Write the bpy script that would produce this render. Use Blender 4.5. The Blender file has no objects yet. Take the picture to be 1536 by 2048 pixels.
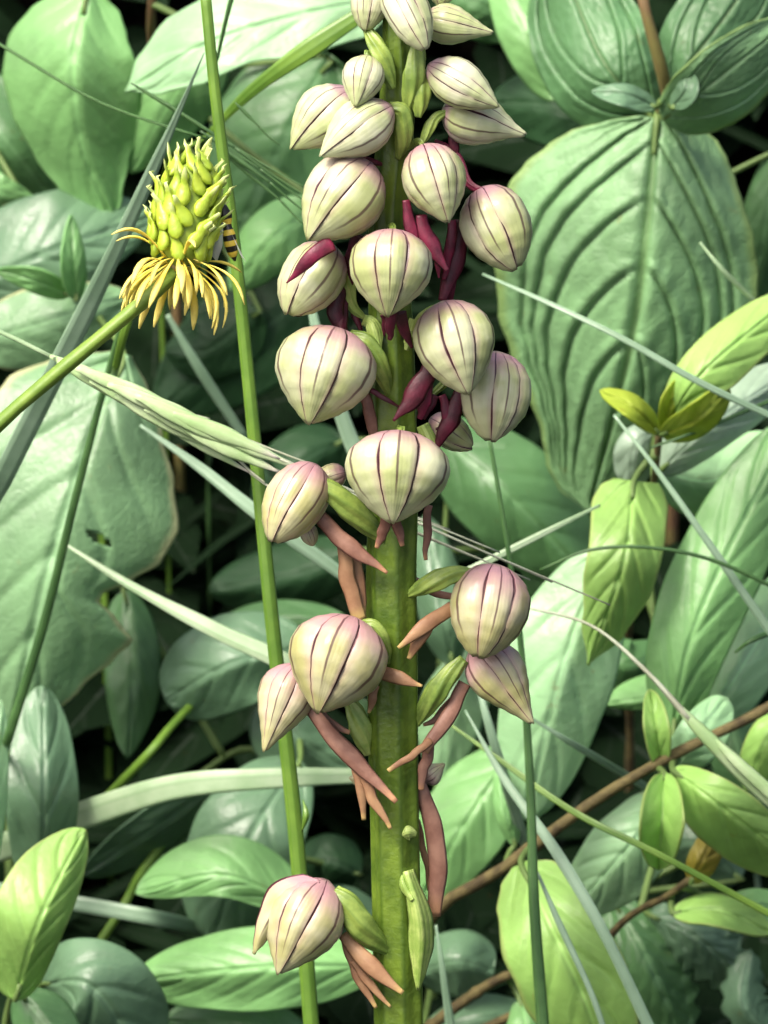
import bpy, math, random
from mathutils import Vector, noise

# ------------------------------------------------------------------ camera, sky, sun, exposure  (1 unit = 1 cm)
sc = bpy.context.scene
sc.unit_settings.scale_length = 0.01
col = sc.collection
R = math.radians
PITCH, DIST, FRAME_H, Z0 = R(25), 40.0, 7.5, 9.0
PX = FRAME_H / 2048.0
FWD = Vector((0, math.cos(PITCH), -math.sin(PITCH)))
RGT = Vector((1, 0, 0))
UPV = Vector((0, math.sin(PITCH), math.cos(PITCH)))
EYE = Vector((0, 0, Z0)) - FWD * DIST

cam_d = bpy.data.cameras.new('camera')
cam = bpy.data.objects.new('camera', cam_d); col.objects.link(cam)
cam.location = EYE
cam.rotation_euler = (math.pi / 2 - PITCH, 0, 0)
cam_d.sensor_fit = 'VERTICAL'; cam_d.sensor_height = 24.0
cam_d.lens = 24.0 / (FRAME_H / DIST)
cam_d.clip_start = 0.5; cam_d.clip_end = 20000
cam_d.dof.use_dof = True
cam_d.dof.focus_distance = DIST - 0.35
cam_d.dof.aperture_fstop = cam_d.lens * 1e-3 / 0.21
sc.camera = cam

SUN_EL, SUN_AZ = R(60), R(236)      # azimuth clockwise from +Y
w = bpy.data.worlds.new('World'); sc.world = w; w.use_nodes = True
nt = w.node_tree
sky = nt.nodes.new('ShaderNodeTexSky'); sky.sky_type = 'NISHITA'; sky.sun_disc = False
sky.sun_elevation = SUN_EL; sky.sun_rotation = SUN_AZ
sky.dust_density = 8.0; sky.air_density = 0.7; sky.ozone_density = 0.0
bg = nt.nodes['Background']; bg.inputs['Strength'].default_value = 0.105
nt.links.new(sky.outputs[0], bg.inputs['Color'])
sun_d = bpy.data.lights.new('sun', 'SUN'); sun_d.energy = 1.5; sun_d.angle = R(22); sun_d.color = (1.0, 0.95, 0.88)
sun = bpy.data.objects.new('sun', sun_d); col.objects.link(sun)
sdir = Vector((math.sin(SUN_AZ) * math.cos(SUN_EL), math.cos(SUN_AZ) * math.cos(SUN_EL), math.sin(SUN_EL)))
sun.rotation_euler = sdir.to_track_quat('Z', 'Y').to_euler()
sc.view_settings.view_transform = 'Standard'; sc.view_settings.look = 'None'
sc.view_settings.exposure = 1.38; sc.view_settings.gamma = 1.0
sc.render.engine = 'CYCLES'
sc.cycles.use_denoising = True; sc.cycles.use_adaptive_sampling = True; sc.cycles.adaptive_threshold = 0.02
sc.cycles.max_bounces = 6; sc.cycles.diffuse_bounces = 3; sc.cycles.transmission_bounces = 5; sc.cycles.transparent_max_bounces = 8

# ------------------------------------------------------------------ helpers
def P(x, y, d=0.0):
    """photograph pixel + depth (cm) behind the orchid's plane -> place"""
    k = (DIST + d)
    return EYE + k * FWD + (k / DIST) * PX * ((x - 768) * RGT - (y - 1024) * UPV)

def lerp(a, b, t): return a + (b - a) * t

def table(tb, t):
    if t <= tb[0][0]: return tb[0][1:]
    for a, b in zip(tb, tb[1:]):
        if t <= b[0]:
            k = (t - a[0]) / max(1e-6, b[0] - a[0]); k = lerp(k, k * k * (3 - 2 * k), 0.5)
            return tuple(lerp(p, q, k) for p, q in zip(a[1:], b[1:]))
    return tb[-1][1:]

def spline(pts, n):
    """Catmull-Rom through tuples, n samples evenly spaced along the length"""
    pts = [tuple(map(float, p)) for p in pts]
    if len(pts) == 2:
        return [tuple(lerp(a, b, i / (n - 1)) for a, b in zip(*pts)) for i in range(n)]
    q = [tuple(2 * a - b for a, b in zip(pts[0], pts[1]))] + pts + [tuple(2 * a - b for a, b in zip(pts[-1], pts[-2]))]
    fine = []
    for i in range(1, len(q) - 2):
        for s in range(16):
            t = s / 16
            fine.append(tuple(0.5 * ((2 * b) + (c - a) * t + (2 * a - 5 * b + 4 * c - e) * t * t + (3 * b - a - 3 * c + e) * t ** 3)
                              for a, b, c, e in zip(q[i - 1], q[i], q[i + 1], q[i + 2])))
    fine.append(pts[-1])
    acc = [0.0]
    for a, b in zip(fine, fine[1:]):
        acc.append(acc[-1] + math.sqrt(sum((x - y) ** 2 for x, y in zip(a[:3], b[:3]))))
    out, j = [], 0
    for i in range(n):
        g = acc[-1] * i / (n - 1)
        while j < len(acc) - 2 and acc[j + 1] < g: j += 1
        k = (g - acc[j]) / max(1e-9, acc[j + 1] - acc[j])
        out.append(tuple(lerp(a, b, k) for a, b in zip(fine[j], fine[j + 1])))
    return out

ORIGIN = {}
def thing(name, label, cat, loc, group=None):
    o = bpy.data.objects.new(name, None); col.objects.link(o)
    o.empty_display_size = 0.2
    o.location = loc; o['label'] = label; o['category'] = cat
    if group: o['group'] = group
    ORIGIN[o.name] = Vector(loc)
    return o

def obj(name, vf, mat, parent=None, solid=0.0, label=None, kind=None):
    """one mesh object; vf = (verts in world space, faces, uv per vertex or None)"""
    verts, faces, uv = vf if len(vf) == 3 else (vf[0], vf[1], None)
    og = ORIGIN.get(parent.name, Vector()) if parent else Vector()
    me = bpy.data.meshes.new(name)
    me.from_pydata([tuple(Vector(v) - og) for v in verts], [], faces)
    me.polygons.foreach_set('use_smooth', [True] * len(me.polygons))
    if uv:
        lay = me.uv_layers.new(name='UVMap')
        flat = []
        for l in me.loops: flat += uv[l.vertex_index]
        lay.data.foreach_set('uv', flat)
    me.materials.append(mat)
    o = bpy.data.objects.new(name, me); col.objects.link(o)
    if parent: o.parent = parent
    ORIGIN[o.name] = og
    if solid:
        m = o.modifiers.new('thickness', 'SOLIDIFY'); m.thickness = solid; m.offset = -1 if solid < 0 else 0
    if label: o['label'] = label
    if kind: o['kind'] = kind
    return o

def join(*vfs):
    V, F, U = [], [], []
    for vf in vfs:
        b = len(V); V += vf[0]; F += [tuple(i + b for i in f) for f in vf[1]]
        U += (vf[2] if len(vf) > 2 and vf[2] else [(0.5, 0.5)] * len(vf[0]))
    return V, F, U

def tube(pts, rad, sides=10, flat=1.0, face=None, ridge=0.0, nr=6, twist=0.0, seed=0.0):
    """closed tube through world points; flat<1 squashes it along `face`"""
    V, F, U = [], [], []
    n = len(pts)
    face = face or -FWD
    for i, p in enumerate(pts):
        t = (pts[min(i + 1, n - 1)] - pts[max(i - 1, 0)]).normalized()
        s = t.cross(face)
        if s.length < 1e-4: s = t.cross(Vector((0.3, 0.2, 1)))
        s.normalize(); nrm = s.cross(t).normalized()
        r = rad[i] if isinstance(rad, (list, tuple)) else rad
        for k in range(sides):
            a = 2 * math.pi * k / sides + twist * i / max(1, n - 1)
            rr = r * (1 + ridge * math.cos(nr * (2 * math.pi * k / sides)) + 0.0)
            V.append(p + s * (math.cos(a) * rr) + nrm * (math.sin(a) * rr * flat))
            U.append((i / (n - 1), k / sides))
    for i in range(n - 1):
        for k in range(sides):
            F.append((i * sides + k, i * sides + (k + 1) % sides, (i + 1) * sides + (k + 1) % sides, (i + 1) * sides + k))
    V += [pts[0], pts[-1]]; U += [(0, .5), (1, .5)]
    a, b = n * sides, n * sides + 1
    for k in range(sides):
        F.append((a, (k + 1) % sides, k)); F.append((b, (n - 1) * sides + k, (n - 1) * sides + (k + 1) % sides))
    return V, F, U

def pxtube(pts, widths, n=24, sides=10, rel=None, **kw):
    """tube through (x, y, d) pixels with full widths in pixels"""
    wt = [(i / (len(widths) - 1), wv) for i, wv in enumerate(widths)]
    sp = spline(pts, n)
    wp, rr = [], []
    for i, (x, y, d) in enumerate(sp):
        if rel: d += rel(y)
        wp.append(P(x, y, d)); rr.append(max(0.4, table(wt, i / (n - 1))[0]) * 0.5 * PX * (DIST + d) / DIST)
    return tube(wp, rr, sides, **kw)

def smooth(a, b, x):
    t = min(1, max(0, (x - a) / (b - a))); return t * t * (3 - 2 * t)

def ground_z(x, y):
    z = 16.0 * smooth(7, 22, y)
    if abs(x) < 60 and -40 < y < 60:
        z += 0.35 * noise.noise(Vector((x * 0.35, y * 0.35, 1.7))) + 0.12 * noise.noise(Vector((x * 1.3, y * 1.3, 4.2)))
    return z

def to_ground(x, y, d):
    v = P(x, y, d); return Vector((v.x, v.y, ground_z(v.x, v.y)))

# ------------------------------------------------------------------ materials
def nodes(name):
    m = bpy.data.materials.new(name); m.use_nodes = True
    return m, m.node_tree, m.node_tree.nodes['Principled BSDF'], m.node_tree.nodes['Material Output']

class G:
    """tiny node writer"""
    def __init__(s, t): s.t = t
    def n(s, typ, **kw):
        o = s.t.nodes.new(typ)
        for k, v in kw.items(): setattr(o, k, v)
        return o
    def put(s, sock, v):
        if isinstance(v, bpy.types.NodeSocket): s.t.links.new(v, sock)
        else: sock.default_value = v
    def math(s, op, a, b=0.0, c=0.0, clamp=False):
        o = s.n('ShaderNodeMath', operation=op, use_clamp=clamp)
        for i, v in enumerate((a, b, c)): s.put(o.inputs[i], v)
        return o.outputs[0]
    def mix(s, f, a, b):
        o = s.n('ShaderNodeMix', data_type='RGBA')
        s.put(o.inputs[0], f)
        for i, v in ((6, a), (7, b)): s.put(o.inputs[i], v if isinstance(v, bpy.types.NodeSocket) else (*v, 1))
        return o.outputs[2]
    def ramp(s, v, lo, hi):
        o = s.n('ShaderNodeMapRange', interpolation_type='SMOOTHSTEP')
        s.put(o.inputs[0], v); o.inputs[1].default_value = lo; o.inputs[2].default_value = hi
        return o.outputs[0]
    def noise(s, scale, detail=3.0, vec=None, rough=0.55):
        o = s.n('ShaderNodeTexNoise'); o.inputs['Scale'].default_value = scale
        o.inputs['Detail'].default_value = detail; o.inputs['Roughness'].default_value = rough
        s.put(o.inputs['Vector'], vec if vec is not None else s.obj())
        return o.outputs[0]
    def obj(s):
        if not hasattr(s, '_o'): s._o = s.n('ShaderNodeNewGeometry').outputs['Position']
        return s._o
    def uv(s):
        if not hasattr(s, '_u'):
            sp = s.n('ShaderNodeSeparateXYZ'); s.t.links.new(s.n('ShaderNodeTexCoord').outputs['UV'], sp.inputs[0])
            s._u = (sp.outputs[0], sp.outputs[1])
        return s._u
    def bump(s, h, strength=0.3, dist=0.02):
        o = s.n('ShaderNodeBump'); o.inputs['Strength'].default_value = strength; o.inputs['Distance'].default_value = dist
        s.put(o.inputs['Height'], h); return o.outputs[0]

def leaf_mat(name, c, vein=None, rough=0.42, spec=0.5, trans=0.25, veins=9, edge=None, var=0.22, slant=0.35, blot=None, netk=0):
    m, t, b, out = nodes(name); g = G(t)
    u, vv = g.uv()
    v = g.math('ABSOLUTE', g.math('MULTIPLY_ADD', vv, 2.0, -1.0))
    dark = tuple(x * (1 - var) * .92 for x in c); lite = tuple(min(1, x * (1 + var)) for x in c)
    n1 = g.noise(0.9, 4); n2 = g.noise(9, 3)
    cc = g.mix(g.ramp(n1, .3, .7), dark, lite)
    cc = g.mix(g.math('MULTIPLY', g.ramp(n2, .4, .75), .25), cc, tuple(x * 1.2 for x in c))
    vein = vein or tuple(min(1, x * 1.5 + .03) for x in c)
    mid = g.math('SUBTRACT', 1.0, g.ramp(v, 0.015, 0.055))
    wob = g.math('MULTIPLY', g.math('SUBTRACT', g.noise(1.6, 3), .5), 1.1)
    fr = g.math('FRACT', g.math('ADD', wob, g.math('SUBTRACT', g.math('MULTIPLY', u, float(veins)), g.math('MULTIPLY', g.math('POWER', v, 1.3), slant * veins))))
    side = g.math('SUBTRACT', 1.0, g.ramp(g.math('ABSOLUTE', g.math('SUBTRACT', fr, 0.5)), 0.0, 0.09))
    side = g.math('MULTIPLY', side, g.math('SUBTRACT', 1.0, g.ramp(v, .5, .95)))
    cc = g.mix(g.math('MULTIPLY', mid, .75), cc, vein)
    cc = g.mix(g.math('MULTIPLY', side, .2 if veins else 0), cc, vein)
    if edge:
        ed = g.math('MULTIPLY', g.ramp(g.math('ADD', v, g.math('MULTIPLY', n2, .08)), .93, 1.02), .8)
        cc = g.mix(ed, cc, edge)
    if blot:
        cc = g.mix(g.math('MULTIPLY', g.ramp(g.noise(1.7, 2), .58, .7), .7), cc, blot)
    # scattered small blemishes
    sp = g.math('MULTIPLY', g.ramp(g.noise(5.5, 2, rough=.7), .69, .76), .5)
    cc = g.mix(sp, cc, (c[0] * .9 + .02, c[1] * .62, c[2] * .5))
    t.links.new(cc, b.inputs['Base Color'])
    g.put(b.inputs['Roughness'], g.math('MULTIPLY_ADD', n2, .25, rough - .12))
    b.inputs['Specular IOR Level'].default_value = spec
    h = g.math('ADD', g.math('MULTIPLY', g.noise(22, 2), .4), g.math('MULTIPLY', n2, .8))
    if netk:
        vo = g.n('ShaderNodeTexVoronoi', feature='DISTANCE_TO_EDGE'); vo.inputs['Scale'].default_value = 8.0
        wv = g.n('ShaderNodeVectorMath', operation='ADD'); wn = g.n('ShaderNodeTexNoise'); wn.inputs['Scale'].default_value = 4.0
        g.put(wn.inputs['Vector'], g.obj()); sc_ = g.n('ShaderNodeVectorMath', operation='SCALE'); g.put(sc_.inputs[0], wn.outputs['Color']); sc_.inputs['Scale'].default_value = .22
        g.put(wv.inputs[0], g.obj()); g.put(wv.inputs[1], sc_.outputs[0]); g.put(vo.inputs['Vector'], wv.outputs[0])
        net = g.ramp(vo.outputs['Distance'], 0.0, .12)
        h = g.math('ADD', h, g.math('MULTIPLY', net, netk))
    t.links.new(g.bump(h, .4, .03), b.inputs['Normal'])
    tr = g.n('ShaderNodeBsdfTranslucent')
    g.put(tr.inputs['Color'], g.mix(.5, cc, tuple(min(1, x) for x in (c[0] * 1.6, c[1] * 1.7, c[2] * .7))))
    mx = g.n('ShaderNodeMixShader'); mx.inputs[0].default_value = trans
    t.links.new(b.outputs[0], mx.inputs[1]); t.links.new(tr.outputs[0], mx.inputs[2]); t.links.new(mx.outputs[0], out.inputs[0])
    return m

def plain_mat(name, c, c2=None, scale=6, rough=.5, spec=.4, streak=0, sss=0.0, bump=.25, tip=None, streak_k=.6):
    m, t, b, out = nodes(name); g = G(t)
    u, v = g.uv()
    c2 = c2 or tuple(x * .6 for x in c)
    cc = g.mix(g.ramp(g.noise(scale, 4), .3, .7), c, c2)
    h = g.noise(scale * 5, 3)
    if streak:
        wv = g.math('ABSOLUTE', g.math('SINE', g.math('MULTIPLY', v, math.pi * streak)))
        cc = g.mix(g.ramp(wv, .0, .55), g.mix(streak_k, cc, c2), cc)
        h = g.math('ADD', h, g.math('MULTIPLY', wv, .8))
    if tip:
        cc = g.mix(g.ramp(u, *tip[1]), cc, tip[0])
    t.links.new(cc, b.inputs['Base Color'])
    b.inputs['Roughness'].default_value = rough; b.inputs['Specular IOR Level'].default_value = spec
    t.links.new(g.bump(h, bump, .015), b.inputs['Normal'])
    return m

def sepal_mat(name, base, low, pink, dark, pinkto=.38, mid=.8, edge_t=.9):
    """pale sepal: maroon margins and midvein, pink flush at the base; u along, v across"""
    m, t, b, out = nodes(name); g = G(t)
    u, vv = g.uv()
    s = g.math('MULTIPLY_ADD', vv, 2.0, -1.0); v = g.math('ABSOLUTE', s)
    wob = g.math('MULTIPLY', g.math('SUBTRACT', g.noise(7, 2), .5), .10)
    n1 = g.noise(3.2, 3); n2 = g.noise(14, 3)
    cc = g.mix(g.ramp(n1, .35, .68), base, low)
    cc = g.mix(g.math('MULTIPLY', g.ramp(u, .45, .95), .45), cc, low)
    # pale mauve towards the margins, pink flush from the base
    cc = g.mix(g.math('MULTIPLY', g.ramp(v, .55, .95), .38), cc, pink)
    pk = g.math('SUBTRACT', 1.0, g.ramp(g.math('ADD', u, g.math('MULTIPLY', g.math('SUBTRACT', n1, .5), .35)), .08, pinkto))
    cc = g.mix(g.math('MULTIPLY', pk, .85), cc, pink)
    # faint fine veins
    fv = g.math('ABSOLUTE', g.math('SINE', g.math('MULTIPLY', g.math('ADD', s, wob), 13.0)))
    cc = g.mix(g.math('MULTIPLY', g.math('SUBTRACT', 1.0, g.ramp(fv, .0, .2)), .06), cc, dark)
    # midvein and dark margin
    sw = g.math('ABSOLUTE', g.math('ADD', s, g.math('MULTIPLY', wob, .6)))
    mv = g.math('MULTIPLY', g.math('SUBTRACT', 1.0, g.ramp(sw, .03, .085)), g.math('SUBTRACT', 1.0, g.ramp(u, .62, .9)))
    cc = g.mix(g.math('MULTIPLY', mv, mid), cc, dark)
    ed = g.ramp(g.math('ADD', v, g.math('MULTIPLY', wob, .35)), edge_t - .035, edge_t + .015)
    ed = g.math('MULTIPLY', ed, g.math('MULTIPLY_ADD', g.ramp(n1, .25, .5), .3, .7))
    cc = g.mix(ed, cc, dark)
    cc = g.mix(g.math('MULTIPLY', g.ramp(n2, .6, .8), .12), cc, tuple(x * .6 for x in low))
    t.links.new(cc, b.inputs['Base Color'])
    b.inputs['Roughness'].default_value = .36; b.inputs['Specular IOR Level'].default_value = .5
    h = g.math('ADD', g.math('MULTIPLY', n2, .6), g.math('MULTIPLY', fv, .12))
    t.links.new(g.bump(h, .3, .02), b.inputs['Normal'])
    return m

LM = {
 'bright': leaf_mat('leaf_bright', (.30, .52, .13), rough=.42, spec=.6, trans=.3, veins=7, edge=(.36, .46, .14)),
 'yellow': leaf_mat('leaf_yellow_green', (.34, .44, .045), rough=.5, trans=.35, veins=5),
 'light':  leaf_mat('leaf_light', (.21, .44, .155), rough=.40, spec=.6, trans=.28, veins=8),
 'pale':   leaf_mat('leaf_pale', (.33, .57, .30), rough=.38, spec=.6, trans=.25, veins=6),
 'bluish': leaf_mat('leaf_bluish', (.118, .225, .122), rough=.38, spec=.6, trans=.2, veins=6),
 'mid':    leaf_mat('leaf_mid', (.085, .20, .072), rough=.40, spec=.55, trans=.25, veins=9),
 'veined': leaf_mat('leaf_veined', (.21, .40, .18), vein=(.15, .29, .10), netk=.2, rough=.46, spec=.55, trans=.2, veins=0, edge=(.22, .34, .10)),
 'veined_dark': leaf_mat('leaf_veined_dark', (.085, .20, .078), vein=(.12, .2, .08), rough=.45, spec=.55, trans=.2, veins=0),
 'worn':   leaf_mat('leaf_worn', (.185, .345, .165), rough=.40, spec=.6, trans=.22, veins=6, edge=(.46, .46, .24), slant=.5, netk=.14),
 'dark':   leaf_mat('leaf_shade_dark', (.026, .075, .028), rough=.5, spec=.3, trans=.2, veins=7),  # shaded leaves: the dimness of the gaps is put into the leaf colour
 'whitish': leaf_mat('leaf_whitish', (.30, .42, .30), rough=.34, spec=.8, trans=.2, veins=5),
 'brownish': leaf_mat('leaf_brownish', (.28, .24, .03), rough=.55, trans=.3, veins=5),
 'under':  leaf_mat('leaf_undergrowth_shade', (.007, .018, .007), rough=.85, spec=.05, trans=.15, veins=4),  # deep shade between the plants is put into this near-black colour
}
M_STEM = plain_mat('orchid_stem_green', (.135, .215, .022), (.055, .105, .010), 4, .38, .5, streak=7, sss=.08, bump=.5, streak_k=.85)
M_OVARY = plain_mat('ovary_green', (.27, .37, .075), (.12, .20, .035), 7, .4, .45, streak=6, sss=.15)
M_OVARY_PALE = plain_mat('bract_pale_green', (.40, .50, .15), (.20, .32, .06), 7, .4, .45, streak=6, sss=.2)
M_LIP_RED = plain_mat('lip_maroon', (.20, .018, .050), (.075, .010, .022), 7, .42, .4, streak=1)
M_LIP_DARK = plain_mat('lip_dark_maroon', (.11, .014, .03), (.04, .008, .012), 7, .42, .4, streak=1)
M_LIP_TAN = plain_mat('lip_tan', (.36, .215, .11), (.24, .125, .065), 5, .5, .35, streak=1, tip=((.46, .33, .12), (.82, 1.0)))
M_LIP_PINK = plain_mat('lip_pink_brown', (.30, .165, .115), (.17, .08, .055), 5, .5, .35, streak=1, tip=((.45, .24, .12), (.8, 1.0)))
M_SEPAL = sepal_mat('sepal_cream_green', (.50, .53, .335), (.35, .40, .165), (.37, .18, .235), (.055, .012, .022))
M_SEPAL_BUD = sepal_mat('sepal_bud_cream', (.52, .55, .37), (.38, .44, .20), (.35, .19, .24), (.05, .012, .02), pinkto=.22)
M_SEPAL_OLD = sepal_mat('sepal_mauve_cream', (.46, .45, .285), (.35, .345, .14), (.40, .195, .24), (.06, .014, .022), pinkto=.5)
M_CORE = plain_mat('hood_inside', (.30, .30, .12), (.12, .05, .04), 6, .5)
M_GRASS = plain_mat('grass_green', (.15, .275, .035), (.075, .17, .02), 2, .42, .5, streak=7)
M_GRASS_BLUE = plain_mat('grass_blue_green', (.25, .38, .25), (.17, .28, .17), 2, .4, .6, streak=6)
M_GRASS_PALE = plain_mat('grass_pale', (.34, .45, .28), (.20, .32, .16), 2, .42, .5, streak=5)
M_GRASS_DARK = plain_mat('grass_dark', (.07, .16, .045), (.035, .09, .025), 2, .45, .4, streak=5)
M_AWN = plain_mat('awn_pale', (.50, .55, .40), (.36, .38, .26), 4, .45, .4)
M_LEMMA = plain_mat('lemma_pale_green', (.50, .64, .36), (.30, .47, .19), 3, .4, .5, streak=3, tip=((.56, .52, .46), (.75, 1.0)))
M_TWIG = plain_mat('twig_brown', (.15, .125, .05), (.065, .05, .025), 7, .75, .2, bump=.6)
M_TWIG2 = plain_mat('shoot_red_green', (.17, .16, .05), (.16, .09, .05), 3, .5, .3)
M_BC_STEM = plain_mat('buttercup_stem', (.22, .33, .05), (.13, .23, .03), 3, .45, .4, streak=3)
M_ACHENE = plain_mat('achene_green', (.36, .47, .035), (.27, .40, .03), 8, .36, .5, sss=.1, tip=((.52, .62, .22), (.62, .85)))
M_STAMEN = plain_mat('stamen_yellow', (.80, .62, .05), (.84, .72, .16), 9, .5, .3, tip=((.84, .72, .18), (.4, .9)))
M_RECEPT = plain_mat('receptacle_green', (.30, .40, .05), (.2, .3, .04), 8, .45)
M_PETIOLE = plain_mat('petiole_green', (.13, .21, .06), (.09, .15, .04), 3, .5, .3)

def ground_mat():
    m, t, b, out = nodes('shade_dark_humus'); g = G(t)
    n = g.noise(1.6, 6, rough=.7)
    cc = g.mix(g.ramp(n, .35, .7), (.004, .003, .002), (.016, .011, .007))  # humus taken nearly black, its colour carries the deep shade of the gaps
    t.links.new(cc, b.inputs['Base Color']); b.inputs['Roughness'].default_value = .95; b.inputs['Specular IOR Level'].default_value = .1
    t.links.new(g.bump(g.noise(4, 8, rough=.7), 1.0, .4), b.inputs['Normal'])
    return m

# ------------------------------------------------------------------ ground: one sheet, flat at the orchid's foot, a bank behind it
def axis(inner, step, outs):
    a = [-o for o in reversed(outs)]; x = -inner
    while x <= inner + 1e-6: a.append(x); x += step
    return a + list(outs)
xs = axis(36, .75, (45, 60, 90, 150, 300, 800, 2500, 8000))
ys = [-8000, -2500, -800, -300, -150, -90, -60, -45] + [-36 + .75 * i for i in range(105)] + [46, 52, 60, 90, 150, 300, 800, 2500, 8000]
V = [Vector((x, y, ground_z(x, y))) for y in ys for x in xs]
nx = len(xs)
F = [(j * nx + i, j * nx + i + 1, (j + 1) * nx + i + 1, (j + 1) * nx + i) for j in range(len(ys) - 1) for i in range(nx - 1)]
gr = obj('ground', (V, F), ground_mat()); gr['kind'] = 'structure'; gr['label'] = 'humus soil under the plants, gap shade in its colour'

# undergrowth: uncountable small leaves and blades close to the soil, shade put into their colour
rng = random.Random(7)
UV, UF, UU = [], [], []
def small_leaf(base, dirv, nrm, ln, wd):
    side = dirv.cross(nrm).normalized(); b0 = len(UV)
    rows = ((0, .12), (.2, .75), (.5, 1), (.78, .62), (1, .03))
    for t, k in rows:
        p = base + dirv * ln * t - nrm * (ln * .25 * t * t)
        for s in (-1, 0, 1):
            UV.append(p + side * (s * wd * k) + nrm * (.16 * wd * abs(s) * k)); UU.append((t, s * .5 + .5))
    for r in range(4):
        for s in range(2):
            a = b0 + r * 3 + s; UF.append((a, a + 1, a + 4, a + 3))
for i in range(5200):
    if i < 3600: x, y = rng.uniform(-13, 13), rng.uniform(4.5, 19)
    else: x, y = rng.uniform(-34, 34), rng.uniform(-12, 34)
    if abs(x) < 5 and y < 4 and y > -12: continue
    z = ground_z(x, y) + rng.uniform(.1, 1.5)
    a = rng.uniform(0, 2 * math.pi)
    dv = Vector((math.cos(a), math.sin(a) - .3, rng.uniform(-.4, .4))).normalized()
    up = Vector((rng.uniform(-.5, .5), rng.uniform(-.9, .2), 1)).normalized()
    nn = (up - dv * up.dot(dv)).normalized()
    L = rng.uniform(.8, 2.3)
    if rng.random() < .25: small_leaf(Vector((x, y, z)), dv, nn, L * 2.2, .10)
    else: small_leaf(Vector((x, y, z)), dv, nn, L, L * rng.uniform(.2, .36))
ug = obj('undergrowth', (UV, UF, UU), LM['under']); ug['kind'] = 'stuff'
ug['label'] = 'mass of small leaves close to the soil, with shade in their colour'; ug['category'] = 'undergrowth'

# ------------------------------------------------------------------ leafy plants
def leaf_mesh(mid, W, tilt, veins, seed, nt_, nv, relief, wave, hole=None):
    """W: (wl, wr, a, b) or table [(t, wl, wr)]; wl is the picture-left (or upper) side; tilt: depth of the two margins (cm)"""
    sp = spline(mid, nt_)
    cx, cy = mid[-1][0] - mid[0][0], mid[-1][1] - mid[0][1]
    vert = abs(cy) >= abs(cx)
    tb = not isinstance(W[0], (int, float))
    if not tb:
        wl0, wr0, a, b = W; pk = a / (a + b); mx = pk ** a * (1 - pk) ** b
    wmax = max(max(r[1], r[2]) for r in W) if tb else max(wl0, wr0)
    sgn = 1.0
    V, U, XY = [], [], []
    for i, (x, y, d) in enumerate(sp):
        x0, y0, _ = sp[max(0, i - 1)]; x1, y1, _ = sp[min(nt_ - 1, i + 1)]
        tx, ty = x1 - x0, y1 - y0; ln = math.hypot(tx, ty) or 1
        nx_, ny_ = -ty / ln, tx / ln
        if vert:
            if (nx_ > 0) == (cy > 0): nx_, ny_ = (nx_, ny_)
            s = -1 if (cy < 0) else 1
            nx_, ny_ = (-ty / ln) * s, (tx / ln) * s
        else:
            s = -1 if (cx > 0) else 1
            nx_, ny_ = (-ty / ln) * s, (tx / ln) * s
        t = i / (nt_ - 1)
        if tb: wl, wr = table(W, t)
        else:
            k = max(.0, t) ** a * max(0., 1 - t) ** b / mx
            wl, wr = wl0 * k, wr0 * k
        wl = max(1.5, wl); wr = max(1.5, wr)
        for j in range(nv):
            v = 2 * j / (nv - 1) - 1
            v = math.copysign(abs(v) ** .9, v)
            ww = wl if v < 0 else wr
            ns = noise.noise(Vector((t * 5, seed * 3.1, 2.0 if v < 0 else 7.0)))
            e = -v * ww * (1 + .05 * ns * abs(v))
            dd = d + (tilt[0] if v < 0 else tilt[1]) * abs(v) ** 1.2 * ww / wmax
            # relief
            q = abs(v)
            h = -relief * 1.2 * math.exp(-(v / .045) ** 2)
            if veins == 'arc':
                for c, t0 in (((.86, -.06), (.80, .05), (.74, .19), (.66, .36), (.55, .55)) if relief > .05 else ((.8, .0), (.62, .25))):
                    if t > t0:
                        off = c * (1 - math.exp(-(t - t0) / .2))
                        dq = q - off
                        h -= relief * math.exp(-(dq / .022) ** 2) * smooth(t0, t0 + .05, t) * (1 - smooth(.8, 1, t))
                        h += relief * .35 * math.exp(-((dq - .07) / .05) ** 2) * (1 - smooth(.8, 1, t))
                h += relief * .22 * noise.noise(Vector((t * 22, v * 12, seed)))
            elif veins:
                ph = (t * veins - q * .35 * veins) % 1.0
                h -= relief * .6 * math.exp(-((ph - .5) / .12) ** 2) * (1 - smooth(.5, 1, q)) 
            h += wave * (.6 * noise.noise(Vector((t * 2.2, v * 1.4, seed))) + .8 * q * q * noise.noise(Vector((t * 5, v * 1.2, seed + 9))))
            XY.append((x + nx_ * e, y + ny_ * e)); V.append(P(x + nx_ * e, y + ny_ * e, dd - h)); U.append((t, (v + 1) / 2))
    F = [(i * nv + j, i * nv + j + 1, (i + 1) * nv + j + 1, (i + 1) * nv + j) for i in range(nt_ - 1) for j in range(nv - 1)]
    if hole:
        hx, hy, ra, rb, an = hole; ca, sa = math.cos(R(an)), math.sin(R(an))
        def gone(f):
            cx_ = sum(XY[k][0] for k in f) / 4 - hx; cy_ = sum(XY[k][1] for k in f) / 4 - hy
            return ((cx_ * ca + cy_ * sa) / ra) ** 2 + ((cy_ * ca - cx_ * sa) / rb) ** 2 < 1
        F = [f for f in F if not gone(f)]
    return V, F, U

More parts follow.
